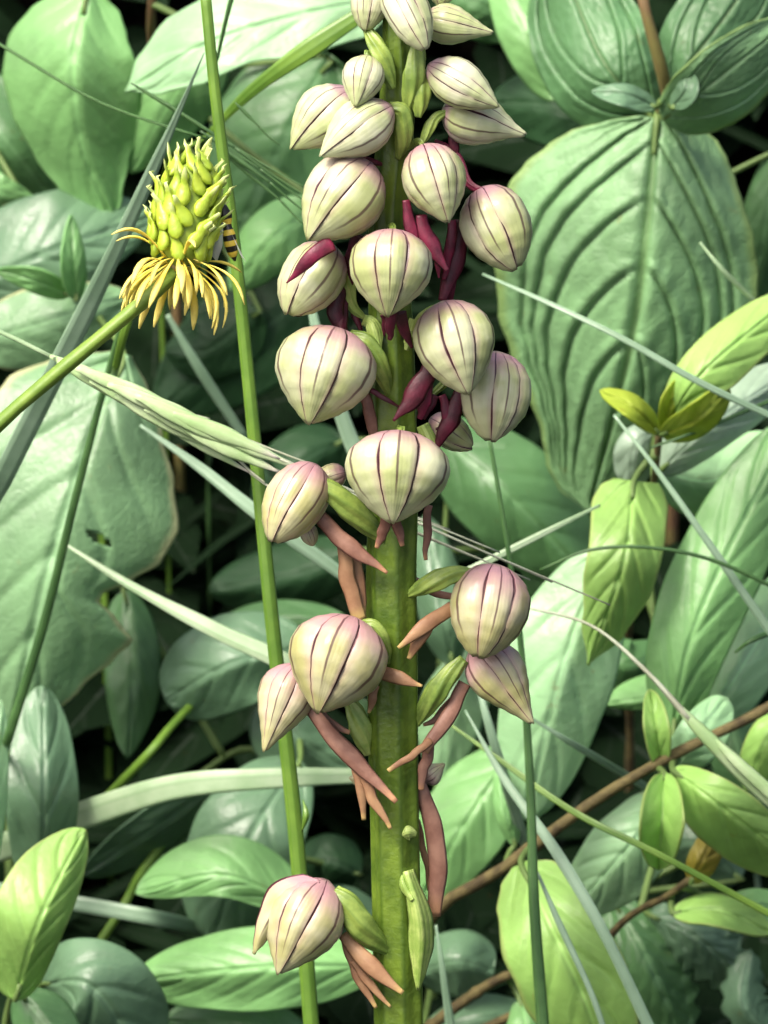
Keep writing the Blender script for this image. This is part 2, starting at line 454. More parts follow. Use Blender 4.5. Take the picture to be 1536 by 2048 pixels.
class Plant:
    n = 0
    def __init__(s, name, label, cat, stems, mat, group=None, width=16):
        """stems: polylines of (x, y, d[, width]); the first one's last point drops to the ground"""
        x, y, d = stems[0][-1][:3]
        g = to_ground(x, y, d)
        s.o = thing(name, label, cat, g, group)
        s.nodes = []
        for i, st in enumerate(stems):
            pts = [P(*p[:3]) for p in st]
            if i == 0: pts.append(g - Vector((0, 0, .2)))
            sp = [Vector(p) for p in spline([tuple(p) for p in pts], 28)]
            s.nodes += sp
            wd = st[0][3] if len(st[0]) > 3 else width
            r = [wd * PX * .5 * lerp(.85, 1.3, k / 27) * (1.22 if k % 9 == 0 else 1) * (1 + .16 * noise.noise(Vector((k * .9, x * .01, 3)))) for k in range(28)]
            obj('stem' if i == 0 else 'branch', tube(sp, r, 8), mat, s.o)
    def leaf(s, mid, W, tilt=(.15, .15), mat='mid', veins=7, relief=.02, wave=.06, big=False, attach=True, name='leaf', label=None, hole=None):
        Plant.n += 1
        nt_, nv = (110, 91) if veins == 'arc' else (130, 80) if hole else (72, 41) if big else (36, 19)
        o = obj(name, leaf_mesh(mid, W, tilt, veins, Plant.n * 1.37, nt_, nv, relief, wave, hole), LM[mat], s.o, solid=.016, label=label)
        if attach:
            b = P(*mid[0]); near = min(s.nodes, key=lambda q: (q - b).length)
            if (near - b).length > .03:
                c = (b + near) * .5 + Vector((0, .1, -.05 * (near - b).length))
                tip = P(*spline(mid, 12)[1])
                sp = [Vector(q) for q in spline([tuple(near), tuple(c), tuple(b), tuple(tip + FWD * .02)], 14)]
                obj('petiole', tube(sp, [lerp(.035, .022, k / 13) for k in range(14)], 7), M_PETIOLE, o)
        return o

HEART = Plant('heart_leaved_plant', 'pale heart-shaped leaves on a brownish stalk behind the yellow seed head', 'plant',
    [[(312, -60, 7.2, 26), (302, 60, 7.6), (330, 250, 9.2), (350, 420, 10.6)]], M_TWIG2)
HEART.leaf([(178, -14, 6.9), (150, 120, 6.7), (165, 290, 7.0), (226, 442, 7.4)],
    [(0, 20, 30), (.05, 75, 70), (.13, 105, 92), (.24, 135, 115), (.36, 145, 130), (.5, 130, 130), (.65, 100, 115), (.8, 70, 75), (.93, 35, 35), (1, 0, 0)],
    (.5, .3), 'light', 6, .03, .1, True)
HEART.leaf([(800, -10, 6.2), (600, 30, 6.0), (410, 90, 6.0), (252, 182, 6.4)],
    [(0, 20, 20), (.15, 60, 70), (.35, 90, 84), (.55, 92, 66), (.75, 80, 70), (.9, 45, 42), (1, 0, 0)], (.3, -.2), 'pale', 5, .03, .1, True)
HEART.leaf([(430, 70, 7.0), (345, 200, 6.9), (262, 345, 7.4)], (88, 80, .5, .8), (.2, .3), 'light', 6, .03, .1)
HEART.leaf([(660, 110, 8.3), (560, 300, 8.0), (455, 500, 8.4)], (150, 150, .5, .7), (.4, .2), 'mid', 7, .03, .15, True)
HEART.leaf([(640, 410, 7.4), (545, 480, 7.2), (462, 580, 7.5)], (62, 66, .5, .7), (.2, .2), 'light', 6, .03, .1)
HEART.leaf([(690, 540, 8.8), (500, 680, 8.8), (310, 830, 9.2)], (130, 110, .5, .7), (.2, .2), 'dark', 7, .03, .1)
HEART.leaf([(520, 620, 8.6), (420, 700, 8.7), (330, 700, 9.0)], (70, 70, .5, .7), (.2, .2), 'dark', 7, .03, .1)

BROAD = Plant('broad_leaved_plant', 'large torn pale leaf and grey-green leaves beneath the pale grass spikelet', 'plant',
    [[(150, 560, 7.2, 18), (180, 700, 7.6), (40, 1350, 8.4), (20, 1900, 8.8)]], M_PETIOLE)
BROAD.leaf([(248, 708, 6.3), (180, 890, 5.9), (95, 1150, 5.9), (10, 1510, 6.6)],
    [(0, 20, 15), (.06, 120, 70), (.15, 200, 130), (.25, 230, 180), (.36, 230, 222), (.45, 230, 212), (.52, 220, 165), (.565, 210, 118), (.59, 205, 112),
     (.615, 200, 150), (.64, 195, 172), (.66, 190, 196), (.72, 180, 168), (.8, 150, 120), (.9, 90, 62), (1, 0, 0)],
    (.4, .5), 'worn', 5, .045, .14, True, label='large leaf with a bitten yellowing edge', hole=(196, 1076, 30, 9, 32))
BROAD.leaf([(-90, 150, 8.2), (20, 290, 8.0), (120, 420, 8.4)], (95, 85, .5, .8), (.2, .2), 'mid', 7, .03, .1)
BROAD.leaf([(-90, 590, 7.4), (110, 500, 7.1), (310, 430, 7.5)], (120, 95, .5, .7), (.3, .2), 'bluish', 6, .03, .12, True)
BROAD.leaf([(-60, 690, 6.9), (110, 640, 6.7), (262, 590, 7.0)], (75, 85, .5, .7), (.2, .2), 'worn', 6, .03, .1)
BROAD.leaf([(152, 600, 6.5), (146, 520, 6.3), (142, 430, 6.4)], (25, 25, .5, .8), (-.1, .1), 'light', 4, .02, .03)
BROAD.leaf([(140, 590, 6.6), (70, 560, 6.4), (-10, 540, 6.5)], (25, 25, .5, .8), (-.1, .1), 'light', 4, .02, .03)
BROAD.leaf([(-60, 330, 7.8), (-10, 380, 7.6), (70, 400, 7.8)], (36, 40, .5, .8), (.1, .1), 'light', 4, .02, .05)

LOW = Plant('low_leafy_plant', 'round bluish leaves clustered around dark gaps below the torn leaf', 'plant',
    [[(600, 1400, 7.6, 14), (590, 1600, 7.8), (560, 1900, 7.6), (560, 2200, 7.8)], [(590, 1600, 7.8), (480, 1500, 8), (230, 1700, 7.6)]], M_PETIOLE)
LOW.leaf([(252, 1180, 7.9), (268, 1350, 7.6), (254, 1516, 7.7)], (60, 55, .55, .75), (.2, .2), 'mid', 5, .03, .06)
LOW.leaf([(620, 1290, 7.0), (470, 1325, 6.8), (332, 1400, 7.2)], (98, 92, .5, .42), (.3, .3), 'bluish', 4, .03, .1, True)
LOW.leaf([(560, 1385, 7.5), (590, 1470, 7.3), (700, 1540, 7.5)], (85, 60, .5, .6), (.2, .2), 'bluish', 4, .03, .06)
LOW.leaf([(600, 1522, 6.9), (505, 1670, 6.4), (425, 1880, 6.7)], (118, 108, .55, .5), (.3, .1), 'bluish', 5, .03, .1, True)
LOW.leaf([(445, 1560, 7.1), (310, 1655, 7.0), (165, 1750, 7.2)], (42, 52, .5, .6), (-.2, .4), 'bluish', 4, .03, .05)
LOW.leaf([(605, 1815, 6.0), (445, 1752, 5.8), (272, 1786, 6.2)], (82, 42, .55, .7), (.25, .1), 'light', 5, .03, .06, True)
LOW.leaf([(760, 1930, 5.7), (520, 1935, 5.5), (268, 1960, 6.0)], (82, 86, .55, .6), (.3, .2), 'light', 6, .03, .08, True)
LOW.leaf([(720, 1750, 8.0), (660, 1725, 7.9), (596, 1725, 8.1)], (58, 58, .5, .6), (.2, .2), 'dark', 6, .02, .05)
LOW.leaf([(760, 1880, 7.3), (680, 1830, 7.1), (600, 1830, 7.3)], (60, 60, .5, .6), (.2, .2), 'bluish', 6, .02, .05)
LOW.leaf([(640, 2120, 6.2), (500, 2060, 6.0), (330, 2040, 6.4)], (70, 70, .55, .6), (.2, .3), 'mid', 6, .03, .06)

FOLD = Plant('folded_leaf_plant', 'upright folded bluish leaves with one bright yellow-green leaf at their foot', 'plant',
    [[(32, 1960, 4.8, 20), (10, 2060, 5.2), (0, 2250, 5.6)], [(60, 1990, 5.2), (90, 1960, 5.6), (110, 1930, 5.9)]], M_PETIOLE)
FOLD.leaf([(30, 2000, 4.2), (80, 1840, 3.7), (168, 1658, 4.1)], (100, 52, .5, .6), (.1, .55), 'bright', 5, .03, .06, True)
FOLD.leaf([(85, 1800, 6.2), (88, 1580, 5.7), (84, 1372, 6.1)], (74, 68, .5, .55), (.1, .35), 'bluish', 4, .04, .06, True)
FOLD.leaf([(-40, 1780, 5.2), (-20, 1570, 5.0), (2, 1400, 5.2)], (40, 36, .5, .7), (.1, .2), 'pale', 4, .02, .03)
FOLD.leaf([(75, 1968, 5.5), (185, 1975, 5.0), (290, 2130, 5.5)], (108, 100, .6, .5), (.3, .2), 'bluish', 4, .04, .08, True)
FOLD.leaf([(40, 1985, 4.6), (110, 2080, 4.4), (150, 2180, 4.8)], (62, 62, .5, .7), (.2, .2), 'mid', 4, .03, .05)
FOLD.leaf([(20, 1970, 5.0), (-30, 1900, 5.0), (-90, 1800, 5.4)], (30, 40, .5, .7), (.2, .2), 'bright', 4, .03, .05)

OPP = Plant('opposite_leaved_plant', 'big deeply veined leaf hanging below a pair of darker leaves on a reddish stalk', 'plant',
    [[(1272, -70, 4.9, 30), (1302, 70, 5.0), (1338, 190, 5.3), (1316, 245, 5.9), (1340, 480, 8.6), (1350, 700, 10.6)]], M_TWIG2)
OPP.leaf([(1314, 236, 5.6), (1296, 440, 5.5), (1262, 690, 5.9), (1178, 1024, 7.0)],
    [(0, 40, 40), (.02, 110, 95), (.05, 175, 125), (.09, 215, 145), (.14, 255, 165), (.2, 285, 185), (.27, 305, 212), (.36, 310, 232), (.46, 292, 236), (.56, 272, 215),
     (.66, 228, 180), (.76, 172, 135), (.84, 132, 105), (.91, 108, 78), (.96, 72, 52), (1, 6, 6)],
    (.7, .6), 'veined', 'arc', .085, .10, True, label='large drooping oval leaf with sunken arching veins')
OPP.leaf([(1312, 242, 5.7), (1205, 120, 5.5), (1120, -80, 6.0)], (125, 115, .45, .5), (.4, .1), 'veined_dark', 'arc', .04, .16, True)
OPP.leaf([(1335, 180, 5.9), (1430, 60, 5.9), (1530, -80, 6.3)], (95, 100, .5, .5), (.3, .2), 'veined_dark', 'arc', .036, .16, True)
OPP.leaf([(1326, 236, 5.3), (1420, 168, 4.9), (1580, 40, 5.1)], (62, 92, .45, .6), (-.3, .5), 'veined', 'arc', .025, .1, True)
OPP.leaf([(1312, 214, 5.0), (1250, 188, 4.8), (1184, 184, 4.9)], (20, 26, .5, .7), (.1, -.1), 'bluish', 4, .02, .03)
OPP.leaf([(1345, 215, 5.0), (1372, 180, 4.8), (1376, 135, 4.9)], (20, 26, .5, .7), (.1, -.1), 'bluish', 4, .02, .03)
OPP.leaf([(1120, 200, 6.6), (1060, 70, 6.5), (990, -70, 6.9)], (60, 46, .5, .6), (.2, .2), 'light', 6, .03, .06)
OPP.leaf([(1040, 60, 7.6), (960, 10, 7.4), (870, -10, 7.6)], (60, 70, .5, .6), (.2, .2), 'mid', 6, .03, .06)
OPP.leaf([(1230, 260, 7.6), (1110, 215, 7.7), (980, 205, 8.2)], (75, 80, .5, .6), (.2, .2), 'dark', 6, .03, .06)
OPP.leaf([(1560, 300, 7.8), (1530, 460, 7.8), (1500, 640, 8.2)], (50, 60, .5, .6), (.2, .2), 'mid', 6, .03, .06)

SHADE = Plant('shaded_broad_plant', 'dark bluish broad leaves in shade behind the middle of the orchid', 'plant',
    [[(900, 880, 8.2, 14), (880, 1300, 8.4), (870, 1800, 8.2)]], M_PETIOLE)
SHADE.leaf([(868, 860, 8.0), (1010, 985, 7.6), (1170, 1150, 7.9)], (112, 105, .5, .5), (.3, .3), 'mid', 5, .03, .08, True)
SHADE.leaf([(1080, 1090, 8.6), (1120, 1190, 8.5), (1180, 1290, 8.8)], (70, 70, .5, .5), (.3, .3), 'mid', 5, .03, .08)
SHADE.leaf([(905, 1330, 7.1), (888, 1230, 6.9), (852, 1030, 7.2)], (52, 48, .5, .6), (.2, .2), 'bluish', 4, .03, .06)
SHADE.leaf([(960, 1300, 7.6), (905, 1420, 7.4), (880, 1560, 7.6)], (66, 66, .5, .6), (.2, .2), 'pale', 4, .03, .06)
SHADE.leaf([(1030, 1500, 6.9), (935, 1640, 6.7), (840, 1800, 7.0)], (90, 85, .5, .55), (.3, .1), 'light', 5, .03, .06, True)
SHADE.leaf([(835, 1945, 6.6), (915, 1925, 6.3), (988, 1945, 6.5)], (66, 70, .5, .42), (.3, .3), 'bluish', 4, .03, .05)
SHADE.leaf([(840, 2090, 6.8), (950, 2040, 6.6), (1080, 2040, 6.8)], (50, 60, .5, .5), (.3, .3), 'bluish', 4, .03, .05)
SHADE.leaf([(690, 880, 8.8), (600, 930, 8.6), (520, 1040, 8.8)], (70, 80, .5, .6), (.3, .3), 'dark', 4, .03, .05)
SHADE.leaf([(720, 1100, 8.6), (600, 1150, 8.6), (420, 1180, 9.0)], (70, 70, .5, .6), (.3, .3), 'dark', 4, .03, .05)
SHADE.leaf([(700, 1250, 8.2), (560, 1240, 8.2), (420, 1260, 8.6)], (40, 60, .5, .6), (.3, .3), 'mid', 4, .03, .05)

SHOOT = Plant('young_leafy_shoot', 'slender shoot with yellow-green tip leaves in front of the big veined leaf', 'plant',
    [[(1320, 845, 4.7, 18), (1310, 950, 5.1), (1285, 1120, 6.4), (1255, 1290, 8.0), (1260, 1500, 9.5)]], M_TWIG)
SHOOT.leaf([(1326, 868, 4.6), (1405, 745, 4.1), (1590, 590, 4.6)], (52, 62, .6, .5), (.25, .1), 'bright', 4, .03, .04, True)
SHOOT.leaf([(1322, 868, 4.5), (1395, 835, 4.1), (1458, 772, 4.3)], (30, 36, .5, .6), (-.15, .25), 'yellow', 4, .03, .03)
SHOOT.leaf([(1328, 862, 4.5), (1345, 800, 4.3), (1390, 740, 4.4)], (22, 34, .5, .6), (-.1, .2), 'yellow', 4, .03, .03)
SHOOT.leaf([(1316, 866, 4.5), (1265, 815, 4.2), (1200, 782, 4.5)], (24, 22, .5, .6), (.15, -.2), 'yellow', 4, .03, .03)
SHOOT.leaf([(1316, 945, 5.3), (1420, 852, 5.0), (1590, 735, 5.4)], (58, 54, .5, .5), (.2, .2), 'whitish', 4, .02, .04, True)
SHOOT.leaf([(1312, 940, 5.5), (1430, 960, 5.7), (1560, 880, 6.0)], (66, 80, .5, .5), (.2, .3), 'pale', 4, .02, .04)
SHOOT.leaf([(1306, 860, 5.3), (1270, 895, 5.2), (1262, 978, 5.4)], (38, 42, .5, .5), (.1, .2), 'whitish', 4, .02, .03)
SHOOT.leaf([(1268, 962, 4.9), (1248, 1120, 4.4), (1176, 1330, 4.8)],
    [(0, 40, 50), (.04, 66, 62), (.12, 78, 72), (.3, 76, 72), (.55, 68, 70), (.8, 40, 45), (1, 0, 0)], (.12, .3), 'bright', 5, .05, .05, True)
SHOOT.leaf([(1216, 1100, 5.2), (1130, 1320, 4.9), (1052, 1640, 5.4)], (112, 106, .5, .6), (.2, .3), 'pale', 4, .03, .06, True)
SHOOT.leaf([(1338, 1500, 5.2), (1395, 1240, 4.9), (1590, 840, 5.3)], (92, 86, .55, .5), (.2, .25), 'light', 5, .035, .05, True)
SHOOT.leaf([(1390, 1500, 5.8), (1480, 1340, 5.6), (1620, 1120, 6.0)], (66, 70, .55, .5), (.2, .2), 'pale', 5, .03, .05)
SHOOT.leaf([(1420, 1390, 6.4), (1330, 1396, 6.2), (1212, 1408, 6.5)], (52, 20, .5, .6), (.2, .2), 'light', 5, .02, .03)
SHOOT.leaf([(1180, 1290, 6.9), (1260, 1330, 6.8), (1330, 1290, 7.2)], (50, 50, .5, .6), (.2, .2), 'mid', 5, .02, .05)

TWIG = Plant('privet_shrub', 'brown woody twig crossing behind the orchid with oval light green leaves', 'shrub',
    [[(1600, 1370, 4.6, 27), (1520, 1425, 4.5), (1350, 1508, 4.5), (1185, 1605, 4.6), (1000, 1742, 4.9), (880, 1815, 5.3), (790, 1960, 6.2), (780, 2100, 6.6)],
     [(1060, 1935, 5.6, 24), (985, 1965, 5.8), (890, 2030, 6.1), (790, 2110, 6.6)],
     [(1385, 1755, 5.0, 18), (1330, 1795, 5.2), (1250, 1840, 5.6), (1100, 1990, 6.4), (800, 2130, 6.8)]], M_TWIG, width=20)
TWIG.leaf([(1346, 1540, 4.4), (1435, 1606, 4.0), (1600, 1735, 4.5)], (52, 78, .5, .5), (.1, .35), 'bright', 4, .03, .05, True)
TWIG.leaf([(1328, 1545, 4.4), (1324, 1640, 4.0), (1316, 1740, 4.3)], (44, 44, .45, .45), (-.3, -.3), 'bright', 4, .03, .03)
TWIG.leaf([(1322, 1535, 4.6), (1312, 1460, 4.4), (1300, 1380, 4.6)], (24, 28, .45, .5), (-.1, -.1), 'bright', 4, .03, .03)
TWIG.leaf([(1345, 1535, 4.9), (1395, 1470, 4.7), (1452, 1395, 5.0)], (42, 56, .45, .5), (.1, .1), 'pale', 4, .03, .03)
TWIG.leaf([(1345, 1590, 6.0), (1260, 1690, 5.8), (1150, 1815, 6.1)], (75, 85, .5, .5), (.2, .2), 'pale', 5, .03, .05, True)
TWIG.leaf([(1042, 1728, 4.3), (1105, 1860, 3.7), (1185, 2040, 3.8), (1215, 2230, 4.3)],
    [(0, 20, 20), (.04, 55, 60), (.12, 86, 90), (.3, 112, 100), (.5, 115, 104), (.75, 85, 80), (1, 0, 0)], (.25, .1), 'bright', 5, .035, .05, True)
TWIG.leaf([(1345, 1826, 5.1), (1440, 1822, 4.9), (1545, 1866, 5.1)], (34, 32, .5, .6), (.2, -.2), 'bright', 4, .03, .03)
TWIG.leaf([(1440, 1820, 5.3), (1510, 1810, 5.2), (1600, 1820, 5.4)], (32, 40, .5, .6), (.2, -.1), 'light', 4, .03, .03)
TWIG.leaf([(1382, 1765, 5.0), (1405, 1715, 4.8), (1440, 1645, 5.0)], (28, 34, .5, .6), (.1, .1), 'brownish', 4, .03, .03)
TWIG.leaf([(1580, 1420, 4.9), (1535, 1480, 4.7), (1492, 1580, 5.0)], (40, 50, .5, .6), (.2, .1), 'bright', 4, .03, .03)
TWIG.leaf([(1030, 1690, 5.1), (1010, 1620, 5.0), (1000, 1520, 5.2)], (20, 24, .5, .6), (.1, .1), 'light', 4, .02, .03)
TWIG.leaf([(1040, 2000, 5.8), (1050, 2060, 5.6), (1020, 2160, 5.9)], (38, 44, .5, .6), (.1, .1), 'light', 4, .02, .03)

JAG = Plant('jagged_leaved_plant', 'dull grey-green notched leaves in the shade under the brown twig', 'plant',
    [[(1230, 1790, 7.8, 14), (1240, 1950, 8.0), (1260, 2200, 8.2)]], M_PETIOLE)
def jag(n, a, amp):
    r = []
    for i in range(n + 1):
        t = i / n; k = (math.sin(math.pi * min(1, t * .9 + .06)) ** .7)
        z = (1 + amp * (1 if i % 2 else -1))
        r.append((t, a * k * z if i < n else 0, a * k * z if i < n else 0))
    return r
JAG.leaf([(1225, 1800, 7.4), (1300, 1930, 7.1), (1370, 2100, 7.4)], jag(16, 72, .14), (.2, .3), 'mid', 7, .03, .08, True)
JAG.leaf([(1300, 1830, 7.3), (1400, 1880, 7.0), (1500, 1980, 7.3)], jag(14, 60, .16), (.2, .3), 'bluish', 7, .03, .08, True)
JAG.leaf([(1560, 2090, 6.9), (1490, 2010, 6.7), (1500, 1900, 6.9)], jag(14, 44, .14), (.2, .3), 'bluish', 7, .03, .05)
JAG.leaf([(1230, 1850, 7.6), (1170, 1980, 7.5), (1150, 2120, 7.8)], jag(14, 60, .1), (.2, .3), 'bluish', 7, .03, .05)
JAG.leaf([(1480, 1760, 7.6), (1400, 1690, 7.4), (1330, 1690, 7.6)], (60, 60, .5, .6), (.2, .3), 'bluish', 7, .03, .05)
JAG.leaf([(1530, 1640, 7.4), (1470, 1480, 7.4), (1450, 1330, 7.7)], (60, 60, .5, .6), (.2, .3), 'mid', 7, .03, .05)

# ------------------------------------------------------------------ grasses
def blade(label, pts, widths, mat, flat=.22, n=40, group=None, name='grass_plant', roll=0.0, root='end', cat='grass', parts=True):
    """one blade or culm; `root` end runs on to the soil"""
    e = pts[-1] if root == 'end' else pts[0]
    p2 = pts[-2] if root == 'end' else pts[1]
    # carry on beyond the last point and sink into the soil
    dx, dy = e[0] - p2[0], e[1] - p2[1]; L = math.hypot(dx, dy) or 1
    inside = 0 < e[0] < 1536 and 0 < e[1] < 2048
    q = P(e[0] + dx / L * 130, e[1] + dy / L * 130 + 20, 9.6) if inside else P(e[0] + dx / L * 160, e[1] + dy / L * 160 + 40, e[2] + .5)
    g = Vector((q.x, q.y, ground_z(q.x, q.y) - .1))
    o = thing(name, label, cat, g + Vector((0, 0, .1)), group)
    seq = pts if root == 'end' else pts[::-1]
    wl = widths if root == 'end' else widths[::-1]
    sp = spline(seq, n)
    wt = [(i / (len(wl) - 1), v) for i, v in enumerate(wl)]
    wp = [P(*s) for s in sp]
    rr = [max(.5, table(wt, i / (n - 1))[0]) * .5 * PX * (DIST + s[2]) / DIST for i, s in enumerate(sp)]
    mid = (q + wp[-1]) * .5
    ext = [Vector(v) for v in spline([tuple(wp[-1]), tuple(q), tuple((q + g) * .5 + Vector((0, .05, 0))), tuple(g)], 14)][1:]
    wp += ext; rr += [rr[-1]] * len(ext)
    face = (-FWD + RGT * roll).normalized()
    obj('blade' if flat < .6 else 'culm', tube(wp, rr, 12, flat=flat, face=face), mat, o)
    return o

blade('broad blue-green grass blade leaning past the yellow seed head', [(408, 106, 2.2), (330, 285, 2.5), (200, 565, 3.0), (0, 965, 3.8)], [3, 30, 44, 46], M_GRASS_BLUE, .15, roll=.4)
cul = blade('tall upright green culm behind the yellow seed head', [(408, -40, 1.3), (432, 200, 1.4), (470, 500, 1.6), (503, 820, 1.8), (545, 1250, 2.0), (590, 1650, 2.3), (625, 2080, 2.6)],
      [22, 24, 26, 28, 30, 32, 32], M_GRASS, .8, name='grass_plant')
obj('sheath', pxtube([(606, 1600, 2.2), (612, 1630, 2.15), (604, 1662, 2.2)], [2, 14, 4], 10), M_GRASS, cul)
blade('thin dark culm lying across the torn leaf', [(258, 600, 3.6), (228, 700, 3.8), (150, 1000, 4.2), (90, 1240, 4.6), (15, 1480, 5.0)], [8, 14, 17, 19, 20], M_GRASS_DARK, .8, name='grass_plant')
blade('short green shoot beside the buttercup stalk', [(285, 560, 3.2), (250, 660, 3.3), (232, 735, 3.6)], [12, 18, 16], M_GRASS, .5)
blade('dark green blade slanting down from behind the orchid top', [(735, 20, 3.4), (600, 110, 3.5), (500, 185, 3.8), (415, 270, 4.2)], [30, 40, 26, 10], M_GRASS, .2)
blade('fine dark culm meeting the tall green stalk above the seed head', [(470, -30, 3.4), (452, 40, 3.5), (434, 120, 3.7)], [12, 9, 7], M_GRASS_DARK, .8, name='grass_plant')
blade('faint grey blade in the dark below the seed head', [(335, 630, 6.6), (400, 740, 6.8), (485, 870, 7.2)], [10, 22, 18], M_GRASS_BLUE, .2)
blade('grey-green blade crossing the torn leaf toward the orchid', [(280, 850, 4.6), (400, 935, 4.5), (520, 1030, 4.4), (700, 1160, 4.6)], [6, 22, 30, 24], M_GRASS_BLUE, .18)
blade('green blade slanting from the torn edge to the orchid flowers', [(125, 1085, 4.8), (260, 1170, 4.6), (430, 1260, 4.4), (570, 1325, 4.3), (700, 1400, 4.6)], [6, 18, 32, 38, 34], M_GRASS_PALE, .18)
blade('pale grey blade upright behind the orchid hoods', [(612, 560, 4.6), (640, 690, 4.6), (690, 850, 4.8), (740, 980, 5.0), (760, 1100, 5.6)], [14, 26, 34, 30], M_GRASS_BLUE, .2)
blade('pale thin blade across the big veined leaf', [(965, 548, 4.2), (1110, 612, 3.8), (1250, 680, 3.6), (1400, 765, 3.6), (1580, 850, 3.8)], [5, 11, 13, 14, 14], M_GRASS_BLUE, .25)
blade('tiny pale blade at the edge of the big veined leaf', [(1400, 485, 4.4), (1450, 545, 4.4), (1525, 618, 4.7)], [5, 11, 10], M_GRASS_PALE, .3)
blade('long thin dark culm below the twin hoods', [(978, 870, 3.0), (1010, 1060, 3.0), (1040, 1270, 3.1), (1060, 1560, 3.2), (1068, 1800, 3.2), (1088, 2080, 3.3)], [8, 10, 13, 18, 22, 26], M_GRASS_DARK, .8, name='grass_plant')
blade('fine pale blade rising from the orchid to the young shoot', [(930, 1145, 3.6), (1050, 1085, 3.7), (1200, 1010, 4.0)], [16, 14, 6], M_GRASS_PALE, .3, root='start')
blade('hair-thin dark arching blade over the bright folded leaf', [(1080, 1140, 3.9), (1180, 1100, 3.8), (1300, 1095, 3.8), (1430, 1122, 3.9), (1580, 1190, 4.2)], [5, 7, 8, 8, 8], M_GRASS_DARK, .7)
blade('thin grey blade from the young shoot to the long leaf', [(1228, 830, 4.1), (1310, 935, 4.0), (1420, 1090, 4.0), (1580, 1320, 4.3)], [6, 12, 16, 17], M_GRASS_BLUE, .3)
blade('thin dark blade over the whitish leaf', [(1300, 896, 4.3), (1400, 860, 4.3), (1580, 785, 4.6)], [5, 8, 9], M_GRASS_DARK, .5)
blade('short dark curved blade over the long light leaf', [(1470, 1305, 4.6), (1505, 1280, 4.5), (1580, 1250, 4.7)], [5, 12, 12], M_GRASS_DARK, .5)
blade('grey-blue blade beneath the pale long leaf', [(1060, 1435, 4.4), (1150, 1490, 4.6), (1260, 1555, 5.4), (1400, 1640, 6.4)], [5, 15, 15, 12], M_GRASS_BLUE, .25)
blade('green blade over the brown twig', [(860, 1420, 4.2), (1000, 1520, 3.9), (1150, 1625, 3.6), (1330, 1715, 3.4), (1580, 1850, 3.6)], [4, 12, 14, 13, 15], M_GRASS, .3)
blade('long blue-green blade running down past the oval leaf', [(930, 1420, 3.9), (1010, 1560, 3.7), (1110, 1700, 3.5), (1210, 1870, 3.4), (1310, 2080, 3.5)], [4, 18, 24, 22, 24], M_GRASS_BLUE, .18)
blade('bluish upright blade beside the dark culm', [(945, 1330, 4.6), (975, 1440, 4.5), (1010, 1560, 4.7), (1060, 1720, 5.4), (1100, 1860, 6)], [4, 18, 22, 20, 18], M_GRASS_BLUE, .2)
blade('pale slit blade down the middle of the oval leaf', [(1075, 1745, 3.3), (1120, 1850, 3.25), (1180, 1980, 3.25), (1215, 2080, 3.3)], [6, 14, 12, 12], M_GRASS_BLUE, .3)
blade('wide pale blade lying flat above the bluish leaves', [(720, 1552, 5.6), (560, 1556, 5.4), (360, 1572, 5.6), (190, 1622, 6.2), (40, 1680, 7.2)], [30, 42, 50, 56, 56], M_GRASS_PALE, .15)
blade('thin stalk across the dark gap below the torn leaf', [(420, 1370, 7.5), (345, 1450, 6.9), (290, 1515, 6.6), (160, 1650, 7.4)], [14, 16, 18, 20], M_GRASS, .7, name='grass_plant')
blade('greyish blade bridging the dark gap beside the bright yellow-green leaf', [(500, 1890, 7.6), (400, 1858, 6.9), (290, 1832, 6.4), (60, 1790, 6.8)], [30, 32, 32, 30], M_GRASS_BLUE, .2)
blade('thin stalk crossing the greyish blade in the dark gap', [(420, 1570, 7.6), (290, 1735, 7.2), (245, 1815, 6.9), (170, 1930, 6.9)], [14, 17, 17, 18], M_GRASS, .7, name='grass_plant')
blade('grey blade at the foot of the orchid', [(872, 1850, 4.2), (885, 1940, 4.2), (905, 2080, 4.4)], [5, 14, 22], M_GRASS_BLUE, .25)

# brome spikelets: overlapping florets, each with a long awn
def floret(base, tip, w, d, awn=None, awn_w=5, bend=0.0):
    (x0, y0), (x1, y1) = base, tip
    L = math.hypot(x1 - x0, y1 - y0); nx_, ny_ = -(y1 - y0) / L, (x1 - x0) / L
    pts = [(lerp(x0, x1, t) + nx_ * bend * math.sin(t * math.pi), lerp(y0, y1, t) + ny_ * bend * math.sin(t * math.pi), d) for t in (0, .33, .66, 1)]
    a = pxtube(pts, [w * .35, w * .9, w, w * .55, 4], 20, 8, flat=.5)
    if awn: b = pxtube([(x1, y1, d), (lerp(x1, awn[0], .5), lerp(y1, awn[1], .5) + 3, lerp(d, awn[2], .5)), awn], [awn_w, awn_w * .8, awn_w * .5], 16, 6)
    else: b = None
    return a, b
def brome(label, stalk, florets, mlem, mawn, sw):
    e = stalk[-1]
    g = to_ground(*e)
    o = thing('brome_spikelet', label, 'grass', g)
    pts = [P(*p) for p in stalk] + [g]
    sp = [Vector(v) for v in spline([tuple(p) for p in pts], 60)]
    obj('stalk', tube(sp, [sw * PX * lerp(.5, 1.0, min(1, i / 30)) for i in range(60)], 8), M_GRASS_PALE if mlem is M_LEMMA else M_GRASS_DARK, o)
    for f in florets:
        a, b = floret(*f[:4], **(f[4] if len(f) > 4 else {}))
        fo = obj('floret', a, mlem, o)
        if b: obj('awn', b, mawn, fo)
    return o
fl = []
